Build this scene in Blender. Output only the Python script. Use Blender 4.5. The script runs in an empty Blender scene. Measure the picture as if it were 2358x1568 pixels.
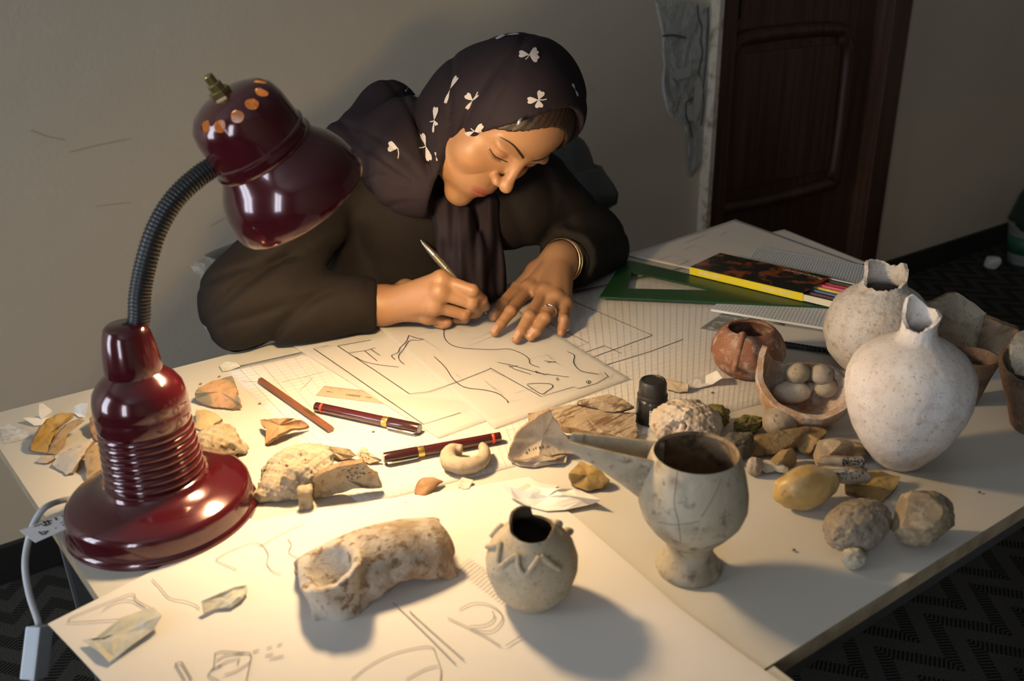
import bpy, bmesh, math, random
import numpy as np
from mathutils import Vector, Matrix, noise as mn
from mathutils.bvhtree import BVHTree
random.seed(7); np.random.seed(7)
SC = bpy.context.scene
COL = SC.collection
# ------------------------------------------------------------------ camera
FPX, CX, CY = 2060.0, 1179.0, 784.0            # focal length and centre for a 2358x1568 frame
TZ = 0.75                                      # height of the table top
CAM = np.array([0.0, 0.0, TZ + 0.49])
_nad = np.array([1300 - CX, 5541 - CY, FPX]); _nad /= np.linalg.norm(_nad)
_vx = np.array([4533 - CX, -219 - CY, FPX]); _vx /= np.linalg.norm(_vx)
_Z = -_nad; _X = _vx - _Z * (_vx @ _Z); _X /= np.linalg.norm(_X); _Y = np.cross(_Z, _X)
RW = np.stack([_X, _Y, _Z])                    # world <- camera (x right, y down, z forward)
cam = bpy.data.cameras.new('camera'); camo = bpy.data.objects.new('camera', cam); COL.objects.link(camo)
cam.sensor_width = 36; cam.lens = FPX * 36 / 2358; cam.clip_start = 0.02; cam.clip_end = 50
_m = Matrix.Identity(4)
for i in range(3):
    _m[i][0] = RW[i, 0]; _m[i][1] = -RW[i, 1]; _m[i][2] = -RW[i, 2]; _m[i][3] = CAM[i]
camo.matrix_world = _m
cam.dof.use_dof = True; cam.dof.focus_distance = 1.16; cam.dof.aperture_fstop = 6.3
SC.camera = camo
# ------------------------------------------------------------------ light
w = bpy.data.worlds.new('daylight'); SC.world = w; w.use_nodes = True
w.node_tree.nodes['Background'].inputs[0].default_value = (0.62, 0.74, 1.0, 1)
w.node_tree.nodes['Background'].inputs[1].default_value = 1.0
SC.view_settings.view_transform = 'Standard'; SC.view_settings.look = 'None'
SC.view_settings.exposure = 0.0; SC.view_settings.gamma = 1.0; SC.view_settings.use_curve_mapping = False
BULB = 350.0                                    # emission of the desk-lamp bulb
def window_light(y0, y1, z0, z1, x, power):
    l = bpy.data.lights.new('window_daylight', 'AREA'); l.shape = 'RECTANGLE'
    l.size = z1 - z0; l.size_y = y1 - y0; l.energy = power; l.color = (0.80, 0.89, 1.0)
    o = bpy.data.objects.new('window_daylight', l); COL.objects.link(o)
    o.location = (x, (y0 + y1) / 2, (z0 + z1) / 2); o.rotation_euler = (0, -math.pi / 2, 0)
window_light(0.95, 1.65, 0.60, 2.25, -2.32, 40)
window_light(-1.60, -0.90, 0.60, 2.25, -2.32, 58)
# ------------------------------------------------------------------ helpers
def ray(px, py): return RW @ np.array([px - CX, py - CY, FPX])
def P(px, py, z=0.0):                          # where the pixel's line of sight meets the height z above the table
    r = ray(px, py); return CAM + r * ((TZ + z - CAM[2]) / r[2])
def PF(px, py, z=0.0): return P(px, py, z - TZ)
def PY(px, py, Y): r = ray(px, py); return CAM + r * (Y / r[1])
def PD(px, py, d): return CAM + ray(px, py) / FPX * d
def depth(p): return float((RW.T @ (np.asarray(p) - CAM))[2])
def mpp(p): return depth(p) / FPX
def pix(p):
    q = RW.T @ (np.asarray(p) - CAM); return CX + FPX * q[0] / q[2], CY + FPX * q[1] / q[2]
def zm(x0, y0, x1, wz):                        # coordinates read in an enlarged view -> photograph pixels
    s = (x1 - x0) / wz
    return lambda pts: [(x0 + a[0] * s, y0 + a[1] * s) + tuple(a[2:]) for a in pts]
WL = {}
def wloc(o): return WL.get(o.name, np.zeros(3)) if o else np.zeros(3)
def tag(o, label=None, cat=None, group=None, kind=None):
    if label: o['label'] = label
    if cat: o['category'] = cat
    if group: o['group'] = group
    if kind: o['kind'] = kind
    return o
def thing(name, label, cat, loc, group=None):
    o = bpy.data.objects.new(name, None); COL.objects.link(o); o.location = loc; o.empty_display_size = .02
    WL[o.name] = np.array(loc, float); return tag(o, label, cat, group)
def link(name, me, origin, parent=None):
    o = bpy.data.objects.new(name, me); COL.objects.link(o)
    o.location = np.asarray(origin) - wloc(parent)
    if parent: o.parent = parent
    WL[o.name] = np.array(origin, float); return o
def mk(name, V, F, mat, parent=None, smooth=True, mats=None, mi=None, base=False, colors=None, auto=None):
    V = np.asarray(V, float)
    org = (V.min(0) + V.max(0)) / 2
    if base: org[2] = V[:, 2].min()
    me = bpy.data.meshes.new(name)
    me.from_pydata((V - org).tolist(), [], [tuple(int(i) for i in f) for f in F]); me.validate()
    for m in (mats or [mat]): me.materials.append(m)
    if mi is not None: me.polygons.foreach_set('material_index', list(mi)[:len(me.polygons)])
    me.polygons.foreach_set('use_smooth', [smooth] * len(me.polygons))
    if auto is not None:
        bm = bmesh.new(); bm.from_mesh(me)
        for e in bm.edges:
            if len(e.link_faces) == 2 and e.calc_face_angle(0) > auto: e.smooth = False
        bm.to_mesh(me); bm.free()
    if colors is not None:
        ca = me.color_attributes.new('tint', 'FLOAT_COLOR', 'POINT')
        ca.data.foreach_set('color', np.concatenate([colors, np.ones((len(V), 1))], 1).ravel())
    me.update()
    return link(name, me, org, parent)
def join(*parts):                              # (V,F) meshes -> one
    V = []; F = []; n = 0
    for v, f in parts:
        V.append(np.asarray(v, float).reshape(-1, 3)); F += [tuple(i + n for i in q) for q in f]; n += len(V[-1])
    return np.concatenate(V), F
def box(c, s, R=None):
    V = np.array([[x, y, z] for x in (-.5, .5) for y in (-.5, .5) for z in (-.5, .5)]) * np.array(s)
    if R is not None: V = V @ np.asarray(R).T
    return V + np.array(c), [(0, 1, 3, 2), (4, 6, 7, 5), (0, 4, 5, 1), (2, 3, 7, 6), (0, 2, 6, 4), (1, 5, 7, 3)]
def bbox(c, s, b=.003, R=None):                # box with bevelled edges
    bm = bmesh.new(); bmesh.ops.create_cube(bm, size=1)
    bmesh.ops.scale(bm, vec=s, verts=bm.verts)
    bmesh.ops.bevel(bm, geom=bm.edges[:] + bm.verts[:], offset=b, segments=2, affect='EDGES', profile=.7)
    V = np.array([v.co[:] for v in bm.verts]); F = [tuple(v.index for v in f.verts) for f in bm.faces]; bm.free()
    if R is not None: V = V @ np.asarray(R).T
    return V + np.array(c), F
def p3(p): return np.asarray(p, np.float32)
def unit(v): v = np.asarray(v, float); return v / (np.linalg.norm(v) + 1e-12)
def frame(d, up=(0, 0, 1)):
    d = unit(d); up = np.asarray(up, float)
    if abs(d @ unit(up)) > .97: up = np.array([1., 0, 0])
    a = unit(np.cross(up, d)); return a, np.cross(d, a), d
def tube(pts, rad, n=10, cap=True, squash=1.0):
    pts = [np.asarray(p, float) for p in pts]; k = len(pts)
    rad = [rad] * k if np.isscalar(rad) else rad
    V = []; a = None
    for i, p in enumerate(pts):
        d = unit(pts[min(i + 1, k - 1)] - pts[max(i - 1, 0)])
        if a is None: a, b, _ = frame(d)
        else: a = unit(a - d * (a @ d)); b = np.cross(d, a)
        for j in range(n):
            t = 2 * math.pi * j / n
            V.append(p + (a * math.cos(t) + b * math.sin(t) * squash) * rad[i])
    F = [(i * n + j, i * n + (j + 1) % n, (i + 1) * n + (j + 1) % n, (i + 1) * n + j) for i in range(k - 1) for j in range(n)]
    if cap: F += [tuple(range(n - 1, -1, -1)), tuple(range((k - 1) * n, k * n))]
    return np.array(V), F
def lathe(prof, n=48, c=(0, 0, 0), axis=None, wob=0, seed=0, closed=False):
    """profile [(r,h)...] turned about axis (default z)"""
    A = (np.array([1., 0, 0]), np.array([0, 1., 0]), np.array([0, 0, 1.])) if axis is None else frame(axis)
    V = []; m = len(prof)
    for (r, h) in prof:
        for j in range(n):
            t = 2 * math.pi * j / n
            rr = r * (1 + wob * mn.noise((math.cos(t) * 1.3 + seed, math.sin(t) * 1.3, h * 14)))
            V.append(np.array(c) + A[0] * rr * math.cos(t) + A[1] * rr * math.sin(t) + A[2] * h)
    F = [(i * n + j, i * n + (j + 1) % n, (i + 1) * n + (j + 1) % n, (i + 1) * n + j) for i in range(m - 1) for j in range(n)]
    if closed: F += [((m - 1) * n + j, (m - 1) * n + (j + 1) % n, (j + 1) % n, j) for j in range(n)]
    else:
        if prof[0][0] > 1e-5: F.append(tuple(range(n - 1, -1, -1)))
        if prof[-1][0] > 1e-5: F.append(tuple(range((m - 1) * n, m * n)))
    return np.array(V), F
def crom(pts, k=6, closed=False):              # Catmull-Rom through points
    pts = [np.asarray(p, float) for p in pts]; n = len(pts)
    if n < 3: return pts
    out = []
    for i in range(n if closed else n - 1):
        g = (lambda q: pts[q % n]) if closed else (lambda q: pts[min(max(q, 0), n - 1)])
        p0, p1, p2, p3 = g(i - 1), g(i), g(i + 1), g(i + 2)
        for j in range(k):
            t = j / k
            out.append(.5 * (2 * p1 + (p2 - p0) * t + (2 * p0 - 5 * p1 + 4 * p2 - p3) * t * t + (3 * p1 - p0 - 3 * p2 + p3) * t ** 3))
    if not closed: out.append(pts[-1])
    return out
def ribbons(polys, width, nrm=(0, 0, 1)):      # thin flat strips: drawn lines
    V = []; F = []; nrm = np.asarray(nrm, float)
    for pl in polys:
        pl = [np.asarray(p, float) for p in pl]
        b = len(V)
        for i, p in enumerate(pl):
            d = unit(pl[min(i + 1, len(pl) - 1)] - pl[max(i - 1, 0)]); s = unit(np.cross(nrm, d)) * width / 2
            V += [p - s, p + s]
        F += [(b + 2 * i, b + 2 * i + 2, b + 2 * i + 3, b + 2 * i + 1) for i in range(len(pl) - 1)]
    return np.array(V), [f[::-1] for f in F]
def text_mesh(s, size):
    cu = bpy.data.curves.new('t', 'FONT'); cu.body = s; cu.size = size; cu.resolution_u = 2
    o = bpy.data.objects.new('t', cu); COL.objects.link(o)
    me = o.evaluated_get(bpy.context.evaluated_depsgraph_get()).to_mesh()
    V = np.array([v.co[:] for v in me.vertices]).reshape(-1, 3); F = [tuple(p.vertices) for p in me.polygons]
    bpy.data.objects.remove(o); bpy.data.curves.remove(cu); return V, F
def text_on(name, s, org, right, up, height, mat, parent, width=None):
    V, F = text_mesh(s, 1.0)
    if not len(V): return
    V[:, 1] -= V[:, 1].min(); V[:, 0] -= V[:, 0].min()
    k = height / V[:, 1].max(); kx = k if width is None else width / V[:, 0].max()
    W = np.asarray(org) + np.outer(V[:, 0] * kx, unit(right)) + np.outer(V[:, 1] * k, unit(up))
    return mk(name, W, F, mat, parent, smooth=False)
def scrib(n, size, rnd, strokes=3):            # a handwritten character-like mark in a unit cell
    out = []
    for _ in range(strokes):
        a = np.array([rnd.uniform(0, .9), rnd.uniform(0, 1)]); pl = [a]
        for _ in range(2): pl.append(np.clip(pl[-1] + np.array([rnd.uniform(-.5, .5), rnd.uniform(-.6, .6)]), 0, 1))
        out.append([q * size for q in pl])
    return out
def handwriting(org, right, up, rows, h, rnd, surf=None, gap=1.25, sp=.85):
    """rows of scribbled characters on a surface: list of polylines in world space"""
    right = unit(right); up = unit(up); out = []
    for r, cnt in enumerate(rows):
        for c in range(cnt):
            if rnd.random() < .12: continue
            for st in scrib(1, h * .8, rnd, rnd.choice((2, 2, 3))):
                out.append([np.asarray(org) + right * (c * h * sp + q[0]) + up * (-r * h * gap + q[1]) for q in st])
    return out
# ---- signed-distance modelling
def smin(a, b, k):
    h = np.clip(.5 + .5 * (b - a) / k, 0, 1); return b + (a - b) * h - k * h * (1 - h)
def smax(a, b, k): return -smin(-a, -b, k)
def s_ell(p, c, r, R=None):
    q = p - np.asarray(c, np.float32)
    if R is not None: q = q @ np.asarray(R, np.float32)
    r = np.asarray(r, np.float32)
    k0 = np.linalg.norm(q / r, axis=-1); k1 = np.linalg.norm(q / (r * r), axis=-1) + 1e-9
    return k0 * (k0 - 1) / k1
def s_cone(p, a, b, ra, rb):
    a = np.asarray(a, np.float32); b = np.asarray(b, np.float32)
    ab = b - a; t = np.clip(((p - a) @ ab) / (ab @ ab + 1e-12), 0, 1)
    return np.linalg.norm(p - a - t[..., None] * ab, axis=-1) - (ra + (rb - ra) * t)
def s_box(p, c, s, R=None, r=0.0):
    q = p - np.asarray(c, np.float32)
    if R is not None: q = q @ np.asarray(R, np.float32)
    d = np.abs(q) - (np.asarray(s, np.float32) / 2 - r)
    return np.linalg.norm(np.maximum(d, 0), axis=-1) + np.minimum(d.max(-1), 0) - r
def surfnet(fn, lo, hi, h):
    lo = np.asarray(lo, float); n = (np.ceil((np.asarray(hi) - lo) / h / 8).astype(int)) * 8; B = 8
    nb = n // B
    bi = np.stack(np.meshgrid(*[np.arange(k) for k in nb], indexing='ij'), -1).reshape(-1, 3)
    cen = (lo + (bi * B + B / 2) * h).astype(np.float32)
    dv = fn(cen)
    G = np.repeat(np.repeat(np.repeat(dv.reshape(nb), B, 0), B, 1), B, 2).astype(np.float32)
    keep = bi[np.abs(dv) < B * h * 1.45]
    off = np.stack(np.meshgrid(*[np.arange(B)] * 3, indexing='ij'), -1).reshape(-1, 3)
    for s in range(0, len(keep), 600):
        kb = keep[s:s + 600]; idx = (kb[:, None, :] * B + off[None]).reshape(-1, 3)
        v = fn((lo + idx * h).astype(np.float32)); G[idx[:, 0], idx[:, 1], idx[:, 2]] = v
    S = G < 0
    c = [S[i:n[0] - 1 + i, j:n[1] - 1 + j, k:n[2] - 1 + k] for i in (0, 1) for j in (0, 1) for k in (0, 1)]
    cnt = sum(x.astype(np.int8) for x in c); act = (cnt > 0) & (cnt < 8)
    ci = np.argwhere(act); idm = -np.ones(act.shape, int); idm[act] = np.arange(len(ci))
    cor = np.array([[i, j, k] for i in (0, 1) for j in (0, 1) for k in (0, 1)])
    val = np.stack([G[ci[:, 0] + q[0], ci[:, 1] + q[1], ci[:, 2] + q[2]] for q in cor], 1)
    pos = np.zeros((len(ci), 3)); wt = np.zeros(len(ci))
    for a in range(8):
        for b in range(a + 1, 8):
            if abs(cor[a] - cor[b]).sum() != 1: continue
            m = (val[:, a] < 0) != (val[:, b] < 0); t = val[:, a] / (val[:, a] - val[:, b] + 1e-12)
            pos[m] += (cor[a] + t[:, None] * (cor[b] - cor[a]))[m]; wt += m
    V = lo + (ci + pos / wt[:, None]) * h
    F = []
    for ax in range(3):
        o1, o2 = [k for k in range(3) if k != ax]
        sl0 = [slice(None)] * 3; sl1 = [slice(None)] * 3; sl0[ax] = slice(0, -1); sl1[ax] = slice(1, None)
        s0, s1 = S[tuple(sl0)], S[tuple(sl1)]
        e = np.argwhere(s0 != s1); e = e[(e[:, o1] > 0) & (e[:, o2] > 0) & (e[:, o1] < n[o1] - 1) & (e[:, o2] < n[o2] - 1)]
        def cell(d1, d2):
            q = e.copy(); q[:, o1] -= d1; q[:, o2] -= d2; return idm[q[:, 0], q[:, 1], q[:, 2]]
        quad = np.stack([cell(1, 1), cell(0, 1), cell(0, 0), cell(1, 0)], 1)
        ins = s0[e[:, 0], e[:, 1], e[:, 2]]
        if ax == 1: ins = ~ins
        quad[~ins] = quad[~ins][:, ::-1]
        F.append(quad[(quad >= 0).all(1)])
    return V, np.concatenate(F).tolist()
def fbm(p, sc, oct=3, seed=0):
    s = 0; a = 1
    for o in range(oct):
        s += a * mn.noise((p[0] * sc + seed * 7.1, p[1] * sc + seed * 3.3, p[2] * sc + seed)); sc *= 2.1; a *= .5
    return s
# ---- materials
def M(name, col, rough=.6, layers=(), bump=(), metal=0, coat=0, alpha=1, emit=None, sss=0, spec=.5, trans=0, tint=False, tintmix=1):
    m = bpy.data.materials.new(name); m.use_nodes = True; nt = m.node_tree; N = nt.nodes; L = nt.links
    b = N['Principled BSDF']; b.inputs['Roughness'].default_value = rough; b.inputs['Metallic'].default_value = metal
    b.inputs['Specular IOR Level'].default_value = spec
    b.inputs['Coat Weight'].default_value = coat; b.inputs['Coat Roughness'].default_value = .08
    b.inputs['Alpha'].default_value = alpha; b.inputs['Transmission Weight'].default_value = trans
    if sss:
        b.inputs['Subsurface Weight'].default_value = sss; b.inputs['Subsurface Radius'].default_value = (1, .35, .2)
        b.inputs['Subsurface Scale'].default_value = .006
    c4 = lambda c: (*c, 1) if len(c) == 3 else c
    tc = N.new('ShaderNodeTexCoord')
    def tex(kind, scale, stretch=None, detail=4):
        src = tc.outputs['Object']
        if stretch:
            mp = N.new('ShaderNodeMapping'); mp.inputs['Scale'].default_value = stretch; L.new(src, mp.inputs['Vector']); src = mp.outputs[0]
        if kind == 'vor':
            t = N.new('ShaderNodeTexVoronoi'); t.inputs['Scale'].default_value = scale; out = t.outputs['Distance']
        elif kind == 'crack':
            t = N.new('ShaderNodeTexVoronoi'); t.feature = 'DISTANCE_TO_EDGE'; t.inputs['Scale'].default_value = scale; out = t.outputs['Distance']
        elif kind == 'wave':
            t = N.new('ShaderNodeTexWave'); t.inputs['Scale'].default_value = scale; t.inputs['Distortion'].default_value = 4; out = t.outputs['Fac']
        elif kind == 'line':
            t = N.new('ShaderNodeTexWave'); t.inputs['Scale'].default_value = scale; out = t.outputs['Fac']
        else:
            t = N.new('ShaderNodeTexNoise'); t.inputs['Scale'].default_value = scale; t.inputs['Detail'].default_value = detail
            t.inputs['Roughness'].default_value = .6; out = t.outputs['Fac']
        L.new(src, t.inputs['Vector']); return out
    cur = None
    if tint:
        at = N.new('ShaderNodeAttribute'); at.attribute_name = 'tint'; cur = at.outputs['Color']
    for ly in layers:
        kind, scale, lo, hi, lc = ly[:5]; st = ly[5] if len(ly) > 5 else None
        o = tex(kind, scale, st); r = N.new('ShaderNodeMapRange'); r.inputs['From Min'].default_value = lo; r.inputs['From Max'].default_value = hi
        L.new(o, r.inputs['Value']); mx = N.new('ShaderNodeMix'); mx.data_type = 'RGBA'
        L.new(r.outputs[0], mx.inputs['Factor'])
        if cur is None: mx.inputs[6].default_value = c4(col)
        else: L.new(cur, mx.inputs[6])
        mx.inputs[7].default_value = c4(lc); cur = mx.outputs[2]
    if cur is None: b.inputs['Base Color'].default_value = c4(col)
    else: L.new(cur, b.inputs['Base Color'])
    nrm = None
    for bp in bump:
        kind, scale, strg, dist = bp[:4]; st = bp[4] if len(bp) > 4 else None
        o = tex(kind, scale, st, 6); bn = N.new('ShaderNodeBump'); bn.inputs['Strength'].default_value = strg; bn.inputs['Distance'].default_value = dist
        L.new(o, bn.inputs['Height'])
        if nrm: L.new(nrm, bn.inputs['Normal'])
        nrm = bn.outputs[0]
    if nrm: L.new(nrm, b.inputs['Normal'])
    if emit:
        b.inputs['Emission Color'].default_value = c4(emit[0]); b.inputs['Emission Strength'].default_value = emit[1]
    return m
# ------------------------------------------------------------------ the room
YW = 1.965                                     # the wall behind the person
m_wall = M('wall_paint', (.60, .515, .395), .75, [('noise', 1.2, .35, .75, (.55, .47, .36)), ('noise', 14, .62, .8, (.63, .545, .425))], [('noise', 90, .25, .002), ('noise', 9, .25, .004)])
m_plaster = M('bare_plaster', (.36, .35, .32), .95, [('noise', 9, .4, .62, (.46, .44, .40)), ('noise', 30, .55, .7, (.22, .21, .19))], [('noise', 45, .7, .008)])
m_wood_dark = M('dark_door_wood', (.060, .026, .013), .38, [('noise', 6, .35, .7, (.035, .014, .007), (1, 1, .06)), ('noise', 60, .45, .7, (.095, .045, .024), (1, 1, .03))], [('noise', 80, .15, .001, (1, 1, .04))])
m_white_trim = M('old_white_edge', (.55, .47, .36), .8, [('noise', 30, .5, .7, (.25, .18, .12))])
m_skirt = M('dark_skirting', (.012, .011, .010), .6)
def carpet_mat():
    m = bpy.data.materials.new('zigzag_carpet'); m.use_nodes = True; nt = m.node_tree; N = nt.nodes; L = nt.links
    b = N['Principled BSDF']; b.inputs['Roughness'].default_value = .95; b.inputs['Specular IOR Level'].default_value = .1
    tc = N.new('ShaderNodeTexCoord'); sp = N.new('ShaderNodeSeparateXYZ'); L.new(tc.outputs['Object'], sp.inputs[0])
    def mt(op, a, b_=None, v=None):
        n = N.new('ShaderNodeMath'); n.operation = op
        for i, x in enumerate((a, b_)):
            if x is None: continue
            if isinstance(x, (int, float)): n.inputs[i].default_value = x
            else: L.new(x, n.inputs[i])
        return n.outputs[0]
    zig = mt('PINGPONG', sp.outputs['X'], .080)
    v = mt('ADD', sp.outputs['Y'], mt('MULTIPLY', zig, 1.25))
    band = mt('PINGPONG', v, .046); band = mt('GREATER_THAN', band, .024)
    fine = mt('PINGPONG', mt('SUBTRACT', sp.outputs['Y'], mt('MULTIPLY', zig, .6)), .0046); fine = mt('GREATER_THAN', fine, .0018)
    nz = N.new('ShaderNodeTexNoise'); nz.inputs['Scale'].default_value = 260; L.new(tc.outputs['Object'], nz.inputs['Vector'])
    a = mt('MULTIPLY', band, fine)
    mx = N.new('ShaderNodeMix'); mx.data_type = 'RGBA'; L.new(a, mx.inputs['Factor'])
    mx.inputs[6].default_value = (.085, .08, .07, 1); mx.inputs[7].default_value = (.018, .018, .016, 1)
    m2 = N.new('ShaderNodeMix'); m2.data_type = 'RGBA'; m2.blend_type = 'MULTIPLY'; m2.inputs[0].default_value = .6
    L.new(mx.outputs[2], m2.inputs[6]); L.new(nz.outputs['Fac'], m2.inputs[7]); L.new(m2.outputs[2], b.inputs['Base Color'])
    bn = N.new('ShaderNodeBump'); bn.inputs['Strength'].default_value = .6; bn.inputs['Distance'].default_value = .004
    L.new(nz.outputs['Fac'], bn.inputs['Height']); L.new(bn.outputs[0], b.inputs['Normal'])
    return m
X0, X1, Y0, Y1, ZC = -2.3, 6.2, -3.2, YW, 2.75
def struct(name, V, F, mat, label=None, parent=None, **k):
    o = mk(name, V, F, mat, parent, **k)
    if parent is None: tag(o, label, None, None, 'structure'); o['category'] = name.split('_')[0]
    return o
struct('floor', *box(((X0 + X1) / 2, (Y0 + Y1) / 2, -.05), (X1 - X0 + .4, Y1 - Y0 + .4, .1)), carpet_mat(), 'dark carpet with a woven zigzag pattern', smooth=False)
struct('ceiling', *box(((X0 + X1) / 2, (Y0 + Y1) / 2, ZC + .05), (X1 - X0 + .4, Y1 - Y0 + .4, .1)), M('ceiling_paint', (.6, .59, .56), .9), 'plain painted ceiling above the room', smooth=False)
# door opening: from the photograph's door edges on the wall plane
dl, dr = PY(1630, 260, YW)[0], PY(2040, 320, YW)[0]
DL, DR, DH = dl, dr, 2.06
wv = [box(((X0 - .1 + DL) / 2, YW + .075, ZC / 2), (DL - X0 + .1, .15, ZC)), box(((DR + X1 + .1) / 2, YW + .075, ZC / 2), (X1 + .1 - DR, .15, ZC)),
      box(((DL + DR) / 2, YW + .075, (DH + ZC) / 2), (DR - DL, .15, ZC - DH))]
wb = struct('wall_back', *join(*wv), m_wall, 'beige painted back wall with scuff marks', smooth=False)
struct('wall_right', *box((X1 + .075, (Y0 + Y1) / 2, ZC / 2), (.15, Y1 - Y0, ZC)), m_wall, 'plain wall at the far right end of the room', smooth=False)
struct('wall_front', *box(((X0 + X1) / 2, Y0 - .075, ZC / 2), (X1 - X0, .15, ZC)), m_wall, 'plain wall behind the viewer', smooth=False)
WIN = [(.95, 1.65, .60, 2.25), (-1.60, -.90, .60, 2.25)]
def wall_with_windows():
    ys = [Y0]; parts = []
    for (a, b, z0, z1) in sorted(WIN): ys += [a, b]
    ys.append(Y1)
    for i in range(0, len(ys), 2): parts.append(box((X0 - .075, (ys[i] + ys[i + 1]) / 2, ZC / 2), (.15, ys[i + 1] - ys[i], ZC)))
    for (a, b, z0, z1) in WIN:
        parts.append(box((X0 - .075, (a + b) / 2, z0 / 2), (.15, b - a, z0))); parts.append(box((X0 - .075, (a + b) / 2, (z1 + ZC) / 2), (.15, b - a, ZC - z1)))
    return join(*parts)
struct('wall_left', *wall_with_windows(), m_wall, 'wall with two windows at the left of the room', smooth=False)
m_wframe = M('window_frame_paint', (.25, .26, .28), .5)
for k, (a, b, z0, z1) in enumerate(WIN):
    wo = thing('window_%d' % (k + 1), 'barred daylight window in the left wall, %s' % ('nearer the back wall' if k == 0 else 'nearer the viewer'), 'window', (X0, (a + b) / 2, z0)); wo['kind'] = 'structure'
    bars = [box((X0 - .004, (a + b) / 2, z), (.03, b - a, .035)) for z in (z0, z1)] + [box((X0 - .004, y, (z0 + z1) / 2), (.03, .035, z1 - z0)) for y in (a, b, (a + b) / 2)]
    mk('window_frame', *join(*bars), m_wframe, wo, smooth=False)
    mk('window_bars', *join(*[box((X0 + .004, y, (z0 + z1) / 2), (.012, .012, z1 - z0)) for y in np.linspace(a, b, 8)[1:-1]]), m_wframe, wo, smooth=False)
for nm, xa, xb in (('baseboard_left', X0, DL - .06), ('baseboard_right', DR + .02, X1)):
    struct(nm, *bbox(((xa + xb) / 2, YW - .008, .045), (xb - xa, .016, .09), .003), m_skirt, 'dark skirting board along the back wall, %s of the door' % ('left' if 'left' in nm else 'right'), smooth=False)
# door with a moulded panel
do = thing('door_1', 'dark brown wooden door with an arched moulded panel', 'door', ((DL + DR) / 2, YW, 0)); do['kind'] = 'structure'
mk('door_leaf', *box(((DL + DR) / 2 - .02, YW + .06, DH / 2), (DR - DL - .16, .04, DH - .03)), m_wood_dark, do, smooth=False)
fr = [bbox((DL + .035, YW + .02, DH / 2), (.07, .10, DH), .004), bbox((DR - .05, YW + .02, DH / 2), (.10, .10, DH), .004), bbox(((DL + DR) / 2, YW + .02, DH - .04), (DR - DL, .10, .08), .004)]
mk('door_frame', *join(*fr), m_wood_dark, do, smooth=False)
mk('frame_edge', *box((DL - .008, YW - .018, DH / 2), (.018, .04, DH)), m_white_trim, do, smooth=False)
# panel moulding as seen: corners on the door plane
pm = [PY(*q, YW + .035) for q in ((1690, 560), (1665, 150), (1690, 95), (1760, 82), (1900, 68), (1945, 75), (1952, 130), (1900, 560))]
xs = [p[0] for p in pm]
pl, prr, pt = min(xs) , max(xs), max(p[2] for p in pm)
c = .05
zb = .45
loop = [(pl, zb + c), (pl, pt - .12), (pl + .03, pt - .04), (pl + .10, pt), (prr - .10, pt), (prr - .03, pt - .04), (prr, pt - .12), (prr, zb + c), (prr - c, zb), (pl + c, zb)]
pth = [np.array([x, YW + .036, z]) for x, z in crom([np.array(q) for q in loop], 4, True)]; pth.append(pth[0]); 
mk('panel_moulding', *tube(pth, .024, 8, False), m_wood_dark, do)
mk('panel_field', *bbox(((pl + prr) / 2, YW + .042, (zb + pt) / 2), (prr - pl - .07, .018, pt - zb - .10), .006), m_wood_dark, do, smooth=False)
lk = PY(1692, 8, YW + .03)
mk('lock_plate', *bbox(lk, (.05, .012, .09), .003), M('dark_lock', (.01, .01, .01), .35, metal=.8), do, smooth=False)
# patch where the plaster has come off beside the door
zq = zm(1480, 0, 1700, 821)
out = zq([(105, 0), (110, 60), (145, 200), (165, 300), (165, 460), (180, 560), (160, 680), (165, 790), (205, 960), (270, 1040), (360, 1090), (390, 1180), (415, 1300), (400, 1420), (385, 1500), (415, 1530), (450, 1480), (515, 1420), (525, 1300), (540, 1080), (590, 480), (615, 20), (540, 25), (470, 25), (380, 10), (300, 0)])
cen = np.mean([PY(*q, YW) for q in out], 0)
pv = [PY(*q, YW - .0015) for q in out]; n = len(pv)
rings = []; sc_ = [1, .93, .7, .45, .2, .02]
for s_ in sc_:
    for p in pv:
        q = cen + (p - cen) * s_; q[1] = YW - (.0015 if s_ == 1 else .004 + .006 * abs(mn.noise((q[0] * 25, 3, q[2] * 25)))); rings.append(q)
mk('plaster_patch', rings, [(k * n + j, k * n + (j + 1) % n, (k + 1) * n + (j + 1) % n, (k + 1) * n + j) for k in range(len(sc_) - 1) for j in range(n)], m_plaster, wb, smooth=False)
crk = [zq(q) for q in ([(470, 40), (480, 150), (510, 230), (500, 350), (515, 460), (480, 620), (500, 700)], [(430, 840), (375, 880), (370, 990), (400, 1060), (425, 1180)], [(560, 60), (560, 240), (545, 520), (520, 760), (525, 900), (505, 1080)], [(170, 310), (260, 300), (370, 325)])]
mk('plaster_crack', *ribbons([[PY(a, b, YW - .012) for a, b in q] for q in crk], .006, (0, -1, 0)), M('crack_dark', (.09, .085, .075), .95), wb, smooth=False)
flk = [zq(q) for q in ([(240, 640), (300, 590), (420, 580), (410, 660), (290, 690)], [(385, 930), (430, 880), (440, 1040), (390, 1030)], [(450, 700), (490, 650), (520, 780), (490, 960), (440, 1080), (435, 900)])]
for q in flk:
    V = [PY(a, b, YW - .013) for a, b in q]; mk('plaster_flake', V, [tuple(range(len(V)))[::-1]], M('plaster_pale', (.46, .44, .40), .95), wb, smooth=False)
# scuffs on the wall
sq = [[(220, 475), (262, 470), (300, 466)], [(160, 350), (220, 335), (300, 318)], [(485, 520), (520, 500)], [(70, 300), (110, 315), (150, 322)], [(1362, 195), (1366, 212)]]
mk('wall_scuff', *ribbons([[PY(a, b, YW - .0008) for a, b in q] for q in sq], .0026, (0, -1, 0)), M('scuff', (.47, .40, .31), .9), wb, smooth=False)
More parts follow.
